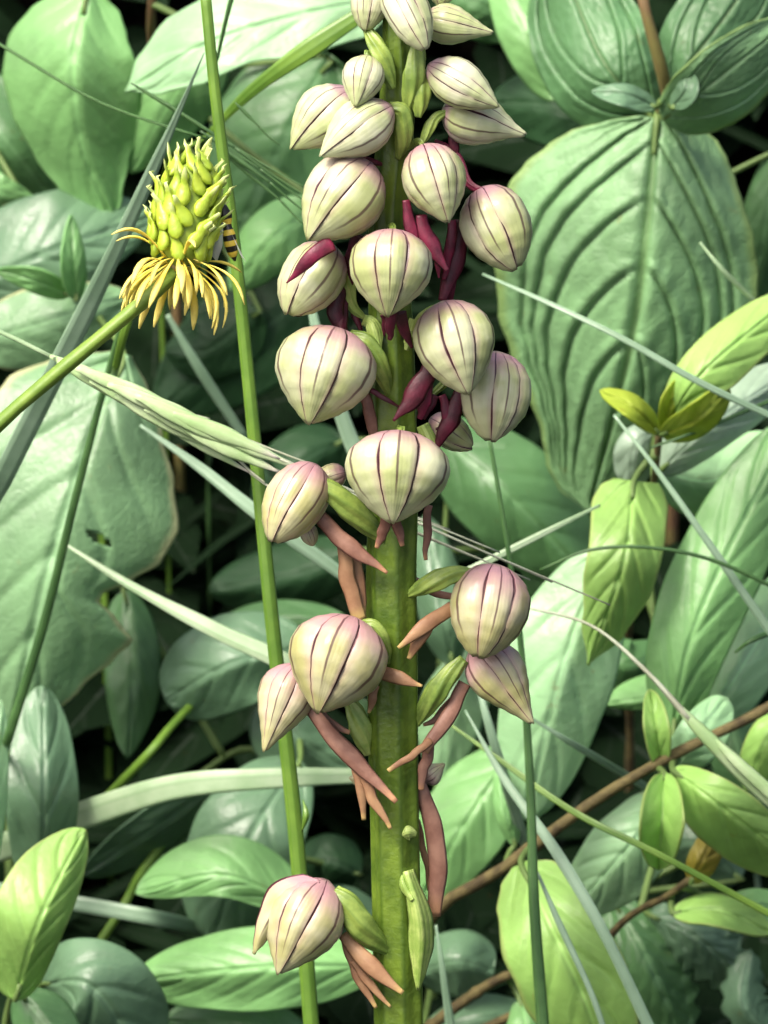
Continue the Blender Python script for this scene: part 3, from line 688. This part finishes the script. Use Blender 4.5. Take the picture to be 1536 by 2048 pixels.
for bx, by, tx, ty, wd, dd, ax, ay, ad in [
    (100, 712, 290, 796, 24, 1.55, 420, 838, 1.6), (115, 722, 330, 838, 26, 1.5, 520, 930, 1.5), (150, 735, 400, 838, 32, 1.42, 640, 935, 1.5),
    (180, 760, 420, 880, 30, 1.45, 640, 975, 1.5), (215, 768, 480, 878, 36, 1.35, 1105, 1165, 1.8), (230, 790, 470, 912, 34, 1.42, 530, 965, 1.4),
    (270, 790, 540, 915, 38, 1.3, 1220, 1210, 1.9), (290, 815, 530, 930, 38, 1.36, 1060, 1160, 1.8), (340, 825, 560, 918, 34, 1.28, 1000, 1105, 1.8),
    (360, 850, 560, 945, 36, 1.33, 960, 1120, 1.8), (420, 862, 600, 938, 28, 1.3, 900, 1060, 1.8), (330, 850, 500, 945, 20, 1.45, 560, 985, 1.4)]:
    fl.append(((bx, by), (tx, ty), wd, dd, dict(awn=(ax, ay, ad), awn_w=6, bend=rng.uniform(-4, 4))))
brome('pale green and silvery brome spikelet with long awns pointing at the orchid', [(112, 718, 1.55), (0, 664, 1.7), (-130, 620, 1.9), (-220, 760, 2.2), (-260, 1400, 2.8)], fl, M_LEMMA, M_AWN, 9)
fl = []
for bx, by, tx, ty, wd, dd, ax, ay, ad in [
    (262, 166, 430, 268, 9, 2.9, 610, 375, 2.8), (330, 206, 470, 296, 9, 2.85, 625, 400, 2.8), (400, 262, 520, 338, 11, 2.8, 640, 420, 2.8),
    (430, 285, 540, 365, 12, 2.75, 640, 445, 2.8), (440, 300, 560, 400, 9, 2.8, 632, 470, 2.8), (470, 205, 520, 255, 8, 2.9, 560, 290, 2.9)]:
    fl.append(((bx, by), (tx, ty), wd, dd, dict(awn=(ax, ay, ad), awn_w=5)))
brome('fine dark green brome spikelet with awns reaching the upper orchid hoods', [(420, 280, 2.85), (200, 205, 3.1), (0, 90, 3.4), (-120, 40, 3.6), (-240, 300, 3.8), (-300, 1300, 4.2)], fl, M_GRASS_DARK, M_GRASS_DARK, 6)
fl = [((1290, 1345), (1480, 1540), 20, 3.3, dict(awn=(1100, 1235, 3.4), awn_w=5)), ((1380, 1440), (1600, 1640), 38, 3.25, {})]
o3 = thing('brome_spikelet', 'slim pale green brome spikelet drooping over the brown twig', 'grass', to_ground(1760, 1900, 3.6))
obj('awn', pxtube([(1040, 1212, 3.5), (1180, 1250, 3.4), (1290, 1340, 3.3), (1380, 1440, 3.25)], [4, 6, 9, 14], 24, 6), M_AWN, o3)
obj('floret', pxtube([(1330, 1385, 3.3), (1430, 1490, 3.22), (1600, 1650, 3.3)], [8, 30, 40, 30], 24, 8, flat=.5), M_LEMMA, o3)
obj('floret', pxtube([(1400, 1450, 3.25), (1500, 1548, 3.15), (1660, 1690, 3.3)], [6, 24, 30, 26], 24, 8, flat=.5), M_LEMMA, o3)
st = [tuple(P(1640, 1680, 3.3)), tuple(P(1740, 1760, 3.4)), tuple(P(1770, 1900, 3.5)), tuple(to_ground(1760, 1900, 3.6))]
obj('stalk', tube([Vector(v) for v in spline(st, 24)], .03, 7), M_GRASS_PALE, o3)

# ------------------------------------------------------------------ buttercup in seed
BD = -0.6
bc_root = to_ground(-260, 1500, BD + .6)
BC = thing('buttercup', 'green buttercup seed head ringed by withered yellow stamens on a slanting stalk', 'flower', bc_root)
pts = [P(352, 545, BD), P(300, 592, BD), P(125, 738, BD), P(0, 846, BD + .05), P(-160, 1010, BD + .2), P(-240, 1200, BD + .4), bc_root]
sp = [Vector(v) for v in spline([tuple(p) for p in pts], 50)]
obj('stem', tube(sp, [.05 + .003 * math.sin(i * 1.9) for i in range(50)], 12, ridge=.06, nr=4), M_BC_STEM, BC)
bc_c = P(372, 428, BD); ax = (P(388, 330, BD + .12) - P(356, 545, BD)).normalized()
e1 = (-FWD - ax * (-FWD).dot(ax)).normalized(); e2 = ax.cross(e1)
HH = 0.40
def on_head(h, a, k=1.0):        # h: -1..1 along the axis
    r = .215 * math.sqrt(max(0, 1 - abs(h) ** 2.6)) * (1.08 - .16 * h)
    n = (e1 * math.cos(a) + e2 * math.sin(a))
    return bc_c + ax * (h * HH) + n * r * k, n
Vr, Fr = [], []
for i in range(13):
    for k in range(16): Vr.append(on_head(-1 + 2 * i / 12, 2 * math.pi * k / 16, .82)[0])
for i in range(12):
    for k in range(16): Fr.append((i * 16 + k, i * 16 + (k + 1) % 16, (i + 1) * 16 + (k + 1) % 16, (i + 1) * 16 + k))
obj('receptacle', (Vr, Fr), M_RECEPT, BC)
def achene_mesh(seed):
    """flattened seed lying along +X with a curved beak rising along +Z"""
    r = random.Random(seed); V, F, U = [], [], []
    prof = [(0, .006), (.02, .042), (.06, .060), (.105, .058), (.14, .042), (.17, .028), (.2, .022), (.23, .016), (.252, .004)]
    for i, (x, q) in enumerate(prof):
        t = i / (len(prof) - 1)
        lift = .02 + (.085 + r.uniform(-.02, .03)) * max(0, (x - .08) / .14) ** 1.4
        for k in range(8):
            a = 2 * math.pi * k / 8
            V.append(Vector((x - .07, math.cos(a) * q, math.sin(a) * q * .6 + lift))); U.append((t, k / 8))
    n = len(prof)
    for i in range(n - 1):
        for k in range(8): F.append((i * 8 + k, i * 8 + (k + 1) % 8, (i + 1) * 8 + (k + 1) % 8, (i + 1) * 8 + k))
    return V, F, U
def stamen_mesh(seed):
    r = random.Random(seed); c = r.uniform(.06, .16); s = r.uniform(-.05, .05)
    ps = [Vector((t * .48, s * t * t, c * math.sin(t * 2.6))) for t in [i / 9 for i in range(10)]]
    return tube(ps, [.010, .011, .012, .015, .022, .028, .030, .028, .020, .006], 7, flat=.45, face=Vector((0, 0, 1)))
def mesh_of(name, vf, mat):
    o = obj(name, vf, mat); me = o.data; bpy.data.objects.remove(o); return me
ach = [mesh_of('achene', achene_mesh(i), M_ACHENE) for i in range(5)]
sta = [mesh_of('stamen', stamen_mesh(i), M_STAMEN) for i in range(6)]
from mathutils import Matrix
def place(name, me, parent, p, x, z, k=1.0):
    x = x.normalized(); y = z.cross(x).normalized(); z = x.cross(y)
    o = bpy.data.objects.new(name, me); col.objects.link(o); o.parent = parent
    m = (Matrix((x, y, z)).transposed() * k).to_4x4(); m.translation = p - ORIGIN[parent.name]
    o.matrix_local = m
    return o
ga = 2.39996
for i in range(60):
    h = -.82 + 1.72 * (i + .5) / 60; a = i * ga + rng.uniform(-.15, .15)
    p, n = on_head(h, a, .86)
    nn = (n * (1 - .75 * max(0, h) ** 2) + ax * (.15 + .9 * max(0, h) ** 2)).normalized()
    x = (ax * (1.0 if rng.random() < .85 else .5) + nn * rng.uniform(-.15, .1) + n.cross(ax) * rng.uniform(-.6, .6))
    x = x - nn * x.dot(nn)
    place('achene', ach[i % 5], BC, p, x, nn, rng.uniform(.88, 1.15))
for i in range(44):
    a = i * ga + rng.uniform(-.2, .2); h = rng.uniform(-1.02, -.82)
    p, n = on_head(h, a, .6)
    p = bc_c + ax * (HH * h) + n * .11
    dn = rng.uniform(.7, 2.6)
    x = n * 1.0 - ax * dn + n.cross(ax) * rng.uniform(-.25, .25)
    if i % 9 == 0: x = n - ax * .05
    place('stamen', sta[i % 6], BC, p, x, (n + ax * .3).normalized() if abs((n + ax * .3).normalized().dot(x.normalized())) < .98 else n, rng.uniform(.7, 1.12))

# small hoverfly clinging behind the seed head
HV = thing('hoverfly', 'tiny black and yellow banded hoverfly clinging to the buttercup seed head', 'fly', P(452, 520, BD + .12))
def fly_mat():
    m, t, b, out = nodes('fly_banded'); g = G(t); u, v = g.uv()
    bands = g.ramp(g.math('SINE', g.math('MULTIPLY', u, 2 * math.pi * 6.0)), -.1, .15)
    bands = g.math('MULTIPLY', bands, g.ramp(u, .30, .34))
    t.links.new(g.mix(bands, (.012, .011, .009), (.66, .50, .06)), b.inputs['Base Color']); b.inputs['Roughness'].default_value = .35
    return m
fb = pxtube([(436, 400, BD + .12), (444, 420, BD + .1), (452, 440, BD + .1), (458, 470, BD + .1), (464, 500, BD + .12), (470, 522, BD + .16)], [4, 26, 30, 17, 26, 27, 22, 5], 40, 12, flat=.8)
obj('body', fb, fly_mat(), HV)
m, t, b, out = nodes('fly_wing'); b.inputs['Base Color'].default_value = (.75, .78, .74, 1); b.inputs['Roughness'].default_value = .25; b.inputs['Alpha'].default_value = .35
for s, x2 in ((-1, 428), (1, 486)):
    wv = [P(447, 436, BD + .08), P(lerp(447, x2, .6) - 6, 470, BD + .06), P(x2 - 4, 512, BD + .06), P(x2 + 6, 524, BD + .06), P(lerp(447, x2, .5) + 8, 490, BD + .07)]
    obj('wing', (wv, [(0, 1, 2, 3, 4)]), m, HV, solid=.002)
for k in range(3):
    obj('leg', pxtube([(446, 430 + 8 * k, BD + .1), (432, 428 + 14 * k, BD + .05), (424, 440 + 14 * k, BD + .08)], [3, 2.5, 2], 8, 5), M_LIP_DARK, HV)

# ------------------------------------------------------------------ the orchid
def sd(y): return (y - 1024) * PX * .2          # the stem leans back a little: its top is nearer the camera
stem_px = [(792, -120, 0), (794, 40, 0), (796, 180, 0), (788, 320, 0), (778, 440, 0), (782, 640, 0), (786, 820, 0), (788, 1000, 0), (784, 1150, 0), (786, 1300, 0),
           (788, 1500, 0), (792, 1700, 0), (796, 1900, 0), (800, 2120, 0)]
sw = [40, 56, 72, 78, 84, 94, 96, 100, 102, 100, 97, 97, 97, 98]
sp = spline(stem_px, 90)
wt = [(i / (len(sw) - 1), v) for i, v in enumerate(sw)]
wp = [P(x, y, d + sd(y)) for x, y, d in sp]
rr = [table(wt, i / 89)[0] * .5 * PX * (DIST + sd(s[1])) / DIST for i, s in enumerate(sp)]
last = wp[-1]; dirn = (wp[-1] - wp[-8]).normalized()
k = 0
foot = Vector(last)
while foot.z > ground_z(foot.x, foot.y) - .2:
    foot = foot + dirn * .25; wp.append(foot.copy()); rr.append(rr[-1] * 1.004)
ORC = thing('man_orchid', 'tall orchid spike of striped cream-green hooded flowers with maroon and tan lips', 'orchid', Vector((foot.x, foot.y, ground_z(foot.x, foot.y))))
obj('stem', tube(wp, rr, 56, ridge=.045, nr=7), M_STEM, ORC)
# basal leaves, hidden below the frame
for a in (0.4, 2.3, 4.2, 5.4):
    b0 = Vector((foot.x, foot.y, ground_z(foot.x, foot.y) + .3)); dv = Vector((math.cos(a), math.sin(a), .35))
    Vb, Fb, Ub = [], [], []
    for i in range(13):
        t = i / 12; c = b0 + dv * (t * 3.4) - Vector((0, 0, 1.1 * t * t)); s = Vector((-dv.y, dv.x, 0)) * (.55 * (t + .05) ** .5 * (1.02 - t) ** .7)
        for j in (-1, -.5, 0, .5, 1): Vb.append(c + s * j + Vector((0, 0, .12 * j * j))); Ub.append((t, j * .5 + .5))
    for i in range(12):
        for j in range(4): Fb.append((i * 5 + j, i * 5 + j + 1, i * 5 + j + 6, i * 5 + j + 5))
    obj('basal_leaf', (Vb, Fb, Ub), LM['light'], ORC, solid=.02)

PROFILES = {
 'globe': [(0, .10), (.03, .34), (.08, .58), (.16, .80), (.28, .96), (.42, 1.0), (.56, .95), (.7, .79), (.82, .56), (.91, .33), (.97, .16), (1, .05)],
 'egg':   [(0, .10), (.03, .30), (.08, .52), (.18, .80), (.3, .96), (.42, 1.0), (.56, .93), (.7, .74), (.84, .46), (.93, .23), (1, .04)],
 'drop':  [(0, .14), (.03, .42), (.10, .72), (.2, .93), (.3, 1.0), (.45, .93), (.6, .73), (.75, .47), (.88, .24), (.96, .12), (1, .04)],
 'blunt': [(0, .12), (.03, .38), (.08, .62), (.18, .86), (.32, 1.0), (.5, 1.0), (.68, .90), (.82, .70), (.92, .45), (1, .16)],
}
def sepal(B, a, L, r0, e1, e2, prof, phi, ha, rk, lift, seed, t1=1.0, tipflare=0.0, out=0.0):
    nt_, nv = 30, 17
    V, F, U = [], [], []
    rs = random.Random(seed)
    k1 = rs.uniform(-.02, .02)
    for i in range(nt_):
        t = i / (nt_ - 1) * t1
        pr = table(prof, t / t1 if t1 < 1 else t)[0]
        for j in range(nv):
            q = 2 * j / (nv - 1) - 1
            hw = ha * (1 + .05 * math.sin(t * 7 + seed))
            ang = phi + q * hw + k1 * math.sin(t * 5)
            bulge = 1 + lift * (1 - q * q) ** .8 * math.sin(math.pi * min(1, .1 + t * .9)) + .055 * noise.noise(Vector((t * 3, q * 1.6, seed * 1.7)))
            r = r0 * pr * rk * bulge + tipflare * max(0, t - .82) * L
            c = B + a * (L * t)
            n = e1 * math.cos(ang) + e2 * math.sin(ang)
            n0 = e1 * math.cos(phi) + e2 * math.sin(phi)
            V.append(c + n * r + n0 * (out * L * t ** 2)); U.append((t, (q + 1) / 2))
    for i in range(nt_ - 1):
        for j in range(nv - 1): F.append((i * nv + j, i * nv + j + 1, (i + 1) * nv + j + 1, (i + 1) * nv + j))
    return V, F, U

NF = 0
def flower(base, tip, W, rel, lean=0.0, roll=0.0, prof='globe', mat=M_SEPAL, lips=(), ovary=None, ovm=M_OVARY, lipm=M_LIP_RED, spread=0.0, dorsal=25, ovw=34):
    """base/tip px, W px across, rel: depth from the stem axis (cm), lean: tip depth minus base depth (cm), roll: which way the dorsal sepal faces (deg)"""
    global NF
    NF += 1
    cy = (base[1] + tip[1]) / 2; d0 = sd(cy) + rel
    B = P(base[0], base[1], d0 - lean / 2); T = P(tip[0], tip[1], d0 + lean / 2)
    a = (T - B); L = a.length; a.normalize()
    f1 = (-FWD - a * (-FWD).dot(a)).normalized(); f2 = a.cross(f1)
    r0 = W * .48 * PX * (DIST + d0) / DIST
    pf = PROFILES[prof]
    # hood body: the two inner petals closed into a hollow shell just under the sepals
    V, F = [], []
    for i in range(15):
        t = i / 14 * .93; pr = table(pf, t)[0]
        for k in range(20):
            an = 2 * math.pi * k / 20; n = f1 * math.cos(an) + f2 * math.sin(an)
            V.append(B + a * (L * t) + n * (r0 * pr * .88))
    for i in range(14):
        for k in range(20): F.append((i * 20 + k, i * 20 + (k + 1) % 20, (i + 1) * 20 + (k + 1) % 20, (i + 1) * 20 + k))
    fo = obj('flower', (V, F), M_CORE, ORC)
    ph = R(roll)
    sp_ = [('sepal', ph, R(dorsal), 1.0, 0), ('sepal', ph + R(dorsal + 38), R(42), .975, spread), ('sepal', ph - R(dorsal + 38), R(42), .975, spread),
           ('petal', ph + R(dorsal + 118), R(46), .955, 0), ('petal', ph - R(dorsal + 118), R(46), .955, 0)]
    for i, (nm, p0, ha, rk, ou) in enumerate(sp_):
        obj(nm, sepal(B, a, L, r0, f1, f2, pf, p0, ha, rk, .085 if i == 0 else .15, NF * 5 + i, (1.0, .985, .97, .95, .95)[i], .0, ou), mat, fo, solid=.02)
    for lp in lips:
        pl, ws = lp[0], lp[1]; mm = lp[2] if len(lp) > 2 else lipm
        pp = [(x, y, (d if True else 0)) for x, y, d in pl]
        pp = [(x + 5 * noise.noise(Vector((x * .05, y * .05, NF))), y, d) for x, y, d in spline(pp, 7)]
        obj('lip', pxtube(pp, ws, 26, 12, rel=sd, flat=.36, ridge=.12, nr=4), mm, fo)
    if ovary:
        pl = list(ovary)
        obj('ovary', pxtube(pl, [ovw * .45, ovw * .8, ovw, ovw * .75, ovw * .3], 26, 30, rel=sd, flat=.62, ridge=.13, nr=6, twist=1.3), ovm, fo)
    return fo

S_ = .30   # in front of the stem
# top buds
flower((750, -50), (732, 62), 72, -.05, -.05, 20, 'blunt', M_SEPAL_BUD, ovary=[(735, 58, -.1), (762, 110, -.18), (786, 178, -.2)], ovm=M_OVARY, ovw=40)
flower((890, -60), (880, 14), 70, .1, 0, 0, 'egg', M_SEPAL_BUD)
flower((782, -40), (852, 100), 82, -.34, -.15, -10, 'blunt', M_SEPAL_BUD, ovary=[(838, 80, -.15), (828, 150, -.2), (812, 220, -.2)], ovw=44)
flower((850, 40), (986, 66), 74, -.02, -.05, -30, 'drop', M_SEPAL_BUD)
flower((736, 116), (712, 213), 78, -.34, -.18, 5, 'egg', M_SEPAL_BUD, ovary=[(738, 122, -.2), (735, 105, -.15), (770, 150, -.1)], ovw=14)
flower((705, 184), (582, 300), 116, -.12, -.1, 35, 'egg', M_SEPAL_BUD)
flower((782, 214), (640, 314), 104, -.36, -.12, 25, 'egg', M_SEPAL_BUD, ovary=[(778, 212, -.25), (806, 225, -.25), (806, 280, -.22), (796, 318, -.15)], ovm=M_OVARY, ovw=38)
flower((858, 132), (998, 214), 88, -.26, -.12, 0, 'egg', M_SEPAL_BUD, ovary=[(866, 140, -.1), (846, 170, -.18), (836, 235, -.2)], ovw=40)
flower((888, 218), (1052, 270), 104, -.05, -.08, -35, 'drop', M_SEPAL_BUD, ovary=[(895, 224, -.1), (868, 240, -.12), (842, 290, -.15)], ovw=24,
    lips=[([(905, 260, .0), (908, 310, .0), (900, 360, 0)], [16, 22, 10], M_LIP_DARK)])
# upper whorl
flower((742, 330), (616, 482), 152, -.34, -.2, 25, 'globe', M_SEPAL,
    lips=[([(718, 470, -.2), (706, 515, -.15), (700, 570, -.1)], [26, 30, 12], M_LIP_DARK)], ovary=[(736, 336, -.25), (720, 318, -.2), (770, 330, -.1)], ovw=14, ovm=M_LIP_DARK)
flower((846, 292), (896, 446), 118, -.42, -.15, -25, 'globe', M_SEPAL,
    lips=[([(810, 400, -.3), (822, 455, -.32), (834, 512, -.34)], [14, 24, 5]), ([(840, 430, -.3), (862, 490, -.34), (896, 542, -.38)], [20, 32, 8]), ([(862, 490, -.33), (874, 520, -.35), (878, 556, -.34)], [18, 14, 4])],
    ovary=[(848, 296, -.2), (836, 282, -.15), (815, 300, -.1)], ovw=14)
flower((962, 378), (1034, 540), 130, -.18, -.12, 18, 'blunt', M_SEPAL,
    lips=[([(925, 440, .0), (908, 520, -.05), (884, 602, -.1)], [26, 40, 16], M_LIP_DARK), ([(905, 440, -.1), (902, 480, -.12), (888, 560, -.12)], [16, 20, 8]), ([(915, 520, -.05), (900, 580, -.05), (905, 620, 0)], [20, 18, 6], M_LIP_DARK)],
    ovary=[(985, 388, -.2), (938, 368, -.1), (912, 310, .0), (870, 280, .0)], ovm=M_LIP_RED, ovw=20)
flower((664, 492), (576, 632), 116, -.22, -.15, 40, 'blunt', M_SEPAL,
    lips=[([(662, 486, -.5), (625, 512, -.56), (574, 566, -.52)], [30, 26, 3]), ([(676, 570, -.1), (672, 630, -.12), (690, 672, -.14)], [26, 32, 18], M_LIP_DARK), ([(696, 560, .0), (704, 610, .0), (722, 662, -.02)], [10, 16, 8], M_LIP_DARK)],
    ovary=[(668, 500, -.1), (694, 545, -.1), (704, 610, -.05), (735, 640, 0)], ovm=M_OVARY_PALE, ovw=26)
flower((786, 462), (776, 634), 156, -.62, -.15, 0, 'globe', M_SEPAL,
    lips=[([(784, 622, -.5), (780, 655, -.48), (778, 680, -.44)], [22, 20, 8], M_LIP_DARK), ([(800, 625, -.46), (808, 660, -.4), (824, 696, -.36)], [26, 20, 6], M_LIP_DARK), ([(768, 628, -.46), (770, 650, -.42), (768, 672, -.4)], [14, 10, 4], M_LIP_DARK)],
    ovary=[(786, 468, -.45), (784, 452, -.3), (780, 470, -.15)], ovw=16)
flower((886, 606), (938, 790), 152, -.42, -.18, -8, 'globe', M_SEPAL,
    lips=[([(862, 730, -.3), (832, 785, -.32), (788, 842, -.34)], [30, 40, 5], M_LIP_DARK), ([(850, 760, -.28), (850, 800, -.28), (838, 838, -.25)], [26, 30, 10], M_LIP_RED), ([(870, 790, -.2), (850, 830, -.2), (846, 838, -.2)], [16, 18, 8], M_LIP_DARK)],
    ovary=[(890, 610, -.3), (850, 630, -.25), (815, 680, -.15)], ovw=22, ovm=M_OVARY_PALE)
flower((992, 706), (982, 884), 134, -.05, -.1, -22, 'blunt', M_SEPAL,
    lips=[([(922, 780, -.1), (900, 840, -.12), (866, 905, -.12)], [22, 32, 8], M_LIP_DARK), ([(884, 790, -.1), (892, 830, -.12), (884, 870, -.1)], [14, 18, 6], M_LIP_RED), ([(920, 820, -.05), (906, 850, -.06), (872, 858, -.06)], [12, 14, 5], M_LIP_DARK)],
    ovary=[(985, 712, .1), (930, 735, .15), (850, 800, .1)], ovw=20)
flower((862, 838), (946, 894), 62, .12, -.05, 60, 'blunt', M_SEPAL)
flower((676, 660), (618, 850), 190, -.38, -.2, 8, 'globe', M_SEPAL,
    lips=[([(728, 790, -.15), (742, 840, -.15), (752, 890, -.14)], [20, 22, 14], M_LIP_PINK), ([(742, 780, -.2), (775, 800, -.22), (800, 815, -.2)], [10, 9, 4], M_LIP_DARK),
          ([(690, 580, -.05), (682, 640, -.12), (678, 672, -.2)], [16, 26, 20], M_LIP_DARK)],
    ovary=[(700, 668, -.2), (735, 685, -.25), (762, 740, -.25), (778, 790, -.15)], ovw=40)
# middle
flower((800, 868), (786, 1048), 196, -.62, -.22, 0, 'globe', M_SEPAL,
    lips=[([(774, 1030, -.5), (766, 1062, -.48), (754, 1096, -.46)], [22, 20, 8], M_LIP_PINK), ([(790, 1030, -.5), (798, 1062, -.46), (804, 1092, -.44)], [20, 18, 8], M_LIP_PINK), ([(856, 1010, -.1), (854, 1060, -.1), (850, 1120, -.08)], [14, 16, 7], M_LIP_PINK)],
    ovary=[(800, 874, -.45), (802, 856, -.3), (795, 880, -.15)], ovw=18)
flower((632, 932), (544, 1086), 112, -.3, -.2, 28, 'blunt', M_SEPAL_OLD,
    lips=[([(636, 1030, -.25), (690, 1085, -.3), (776, 1146, -.36)], [26, 32, 6], M_LIP_PINK), ([(682, 1066, -.2), (694, 1150, -.22), (720, 1240, -.22)], [20, 30, 26], M_LIP_TAN), ([(706, 1090, -.14), (716, 1160, -.16), (724, 1230, -.18)], [20, 26, 18], M_LIP_TAN)],
    ovary=[(622, 960, -.28), (665, 985, -.3), (715, 1030, -.26), (768, 1082, -.16)], ovw=52)
flower((690, 945), (632, 962), 44, .05, 0, 0, 'blunt', M_SEPAL_OLD)
flower((612, 1050), (626, 1090), 30, -.1, 0, 0, 'blunt', M_SEPAL_OLD)
flower((992, 1132), (958, 1318), 148, -.22, -.18, -12, 'blunt', M_SEPAL_OLD,
    lips=[([(906, 1214, -.15), (852, 1250, -.28), (796, 1296, -.32)], [24, 28, 7], M_LIP_TAN), ([(868, 1240, -.24), (840, 1275, -.26), (818, 1318, -.26)], [18, 26, 8], M_LIP_TAN), ([(830, 1160, .2), (870, 1186, .1), (930, 1196, 0)], [14, 14, 10], M_LIP_PINK)],
    ovary=[(950, 1148, -.15), (905, 1150, -.2), (862, 1166, -.2), (815, 1190, -.12)], ovw=42)
flower((708, 1238), (636, 1428), 186, -.42, -.22, 14, 'globe', M_SEPAL_OLD,
    lips=[([(752, 1340, -.25), (795, 1355, -.34), (842, 1372, -.36)], [26, 26, 5], M_LIP_TAN), ([(752, 1370, -.25), (744, 1400, -.25), (738, 1426, -.24)], [14, 16, 5], M_LIP_TAN)],
    ovary=[(712, 1250, -.25), (748, 1252, -.3), (768, 1290, -.28), (776, 1330, -.18)], ovw=30)
flower((600, 1332), (528, 1504), 108, -.2, -.15, 18, 'drop', M_SEPAL_OLD,
    lips=[([(616, 1408, -.2), (690, 1502, -.3), (794, 1604, -.42)], [24, 34, 10], M_LIP_PINK), ([(712, 1520, -.3), (722, 1580, -.32), (728, 1640, -.3)], [20, 18, 8], M_LIP_TAN), ([(722, 1536, -.32), (748, 1600, -.34), (782, 1658, -.36)], [20, 20, 7], M_LIP_TAN), ([(630, 1420, -.14), (668, 1450, -.15), (700, 1465, -.16)], [18, 16, 8], M_LIP_PINK)],
    ovary=[(700, 1400, -.05), (716, 1440, -.06), (736, 1510, -.04)], ovw=46, ovm=M_OVARY_PALE)
flower((952, 1292), (1066, 1448), 112, -.05, -.12, -20, 'drop', M_SEPAL_OLD,
    lips=[([(930, 1366, -.05), (892, 1440, -.12), (846, 1502, -.2)], [24, 28, 20], M_LIP_PINK), ([(862, 1480, -.2), (820, 1514, -.3), (776, 1542, -.34)], [14, 14, 8], M_LIP_TAN), ([(858, 1490, -.1), (850, 1530, -.1), (842, 1580, -.1)], [22, 20, 10], M_LIP_PINK), ([(905, 1400, .0), (870, 1440, .0), (846, 1450, 0)], [16, 16, 6], M_LIP_PINK)],
    ovary=[(928, 1318, -.1), (890, 1360, -.12), (855, 1410, -.1), (832, 1450, -.06)], ovw=46)
flower((848, 1560), (888, 1528), 40, .22, 0, 0, 'drop', M_SEPAL_OLD,
    lips=[([(838, 1560, .0), (866, 1660, -.02), (876, 1740, -.02), (868, 1832, .0)], [20, 34, 34, 24], M_LIP_PINK), ([(836, 1640, .1), (852, 1720, .1), (862, 1780, .1)], [10, 12, 14], M_LIP_TAN)])
flower((728, 1560), (700, 1556), 26, .2, 0, 0, 'drop', M_SEPAL_OLD)
# lowest flower with a sprung side sepal
fo = flower((652, 1762), (556, 1950), 146, -.3, -.2, 20, 'egg', M_SEPAL_OLD,
    lips=[([(684, 1868, -.2), (735, 1925, -.3), (804, 1986, -.36)], [22, 34, 9], M_LIP_TAN), ([(690, 1880, -.18), (715, 1950, -.22), (752, 2016, -.24)], [18, 20, 7], M_LIP_TAN), ([(706, 1920, -.22), (740, 1968, -.26), (782, 2014, -.28)], [18, 16, 5], M_LIP_TAN)],
    ovary=[(668, 1782, -.25), (694, 1806, -.28), (728, 1860, -.26), (776, 1904, -.14)], ovw=58)
d0 = sd(1850) - .3
ss = leaf_mesh([(640, 1766, d0 - .05), (575, 1790, d0 - .1), (532, 1850, d0 - .08), (508, 1908, d0)], [(0, 8, 8), (.15, 26, 26), (.4, 36, 40), (.65, 22, 26), (.85, 10, 12), (1, 1, 1)], (.16, .16), 0, 3.3, 30, 15, .0, .02)
obj('sepal', ss, M_SEPAL_OLD, fo, solid=.02)

# bracts: one pale one along the lower stem, small scale above it
def bract(pts, W, tilt, mat, seed):
    ps = [(x, y, sd(y) + d) for x, y, d in pts]
    return obj('bract', leaf_mesh(ps, W, tilt, 0, seed, 26, 13, .0, .015), mat, ORC, solid=.02)
bract([(812, 1742, -.2), (832, 1810, -.27), (842, 1880, -.28), (836, 1980, -.2)], [(0, 14, 14), (.12, 12, 16), (.4, 18, 26), (.62, 26, 24), (.85, 12, 12), (1, 1, 1)], (.14, .14), M_OVARY_PALE, 5.1)
bract([(805, 1750, -.18), (808, 1770, -.23), (826, 1800, -.27)], [(0, 3, 3), (.5, 8, 8), (1, 4, 4)], (.04, .04), M_OVARY_PALE, 6.1)
bract([(800, 1672, -.17), (816, 1664, -.2), (832, 1668, -.16)], [(0, 4, 6), (.5, 12, 16), (1, 3, 4)], (.05, .05), M_OVARY_PALE, 7.1)
bract([(728, 640, -.05), (745, 650, -.2), (760, 700, -.24)], [(0, 10, 10), (.5, 16, 16), (1, 2, 2)], (.06, .06), M_OVARY_PALE, 8.1)
bract([(845, 850, -.1), (862, 890, -.14), (868, 930, -.1)], [(0, 12, 12), (.5, 16, 14), (1, 2, 2)], (.06, .06), M_OVARY_PALE, 9.1)
bract([(832, 640, -.16), (822, 670, -.2), (812, 700, -.2)], [(0, 12, 12), (.5, 14, 14), (1, 2, 2)], (.06, .06), M_OVARY_PALE, 9.7)
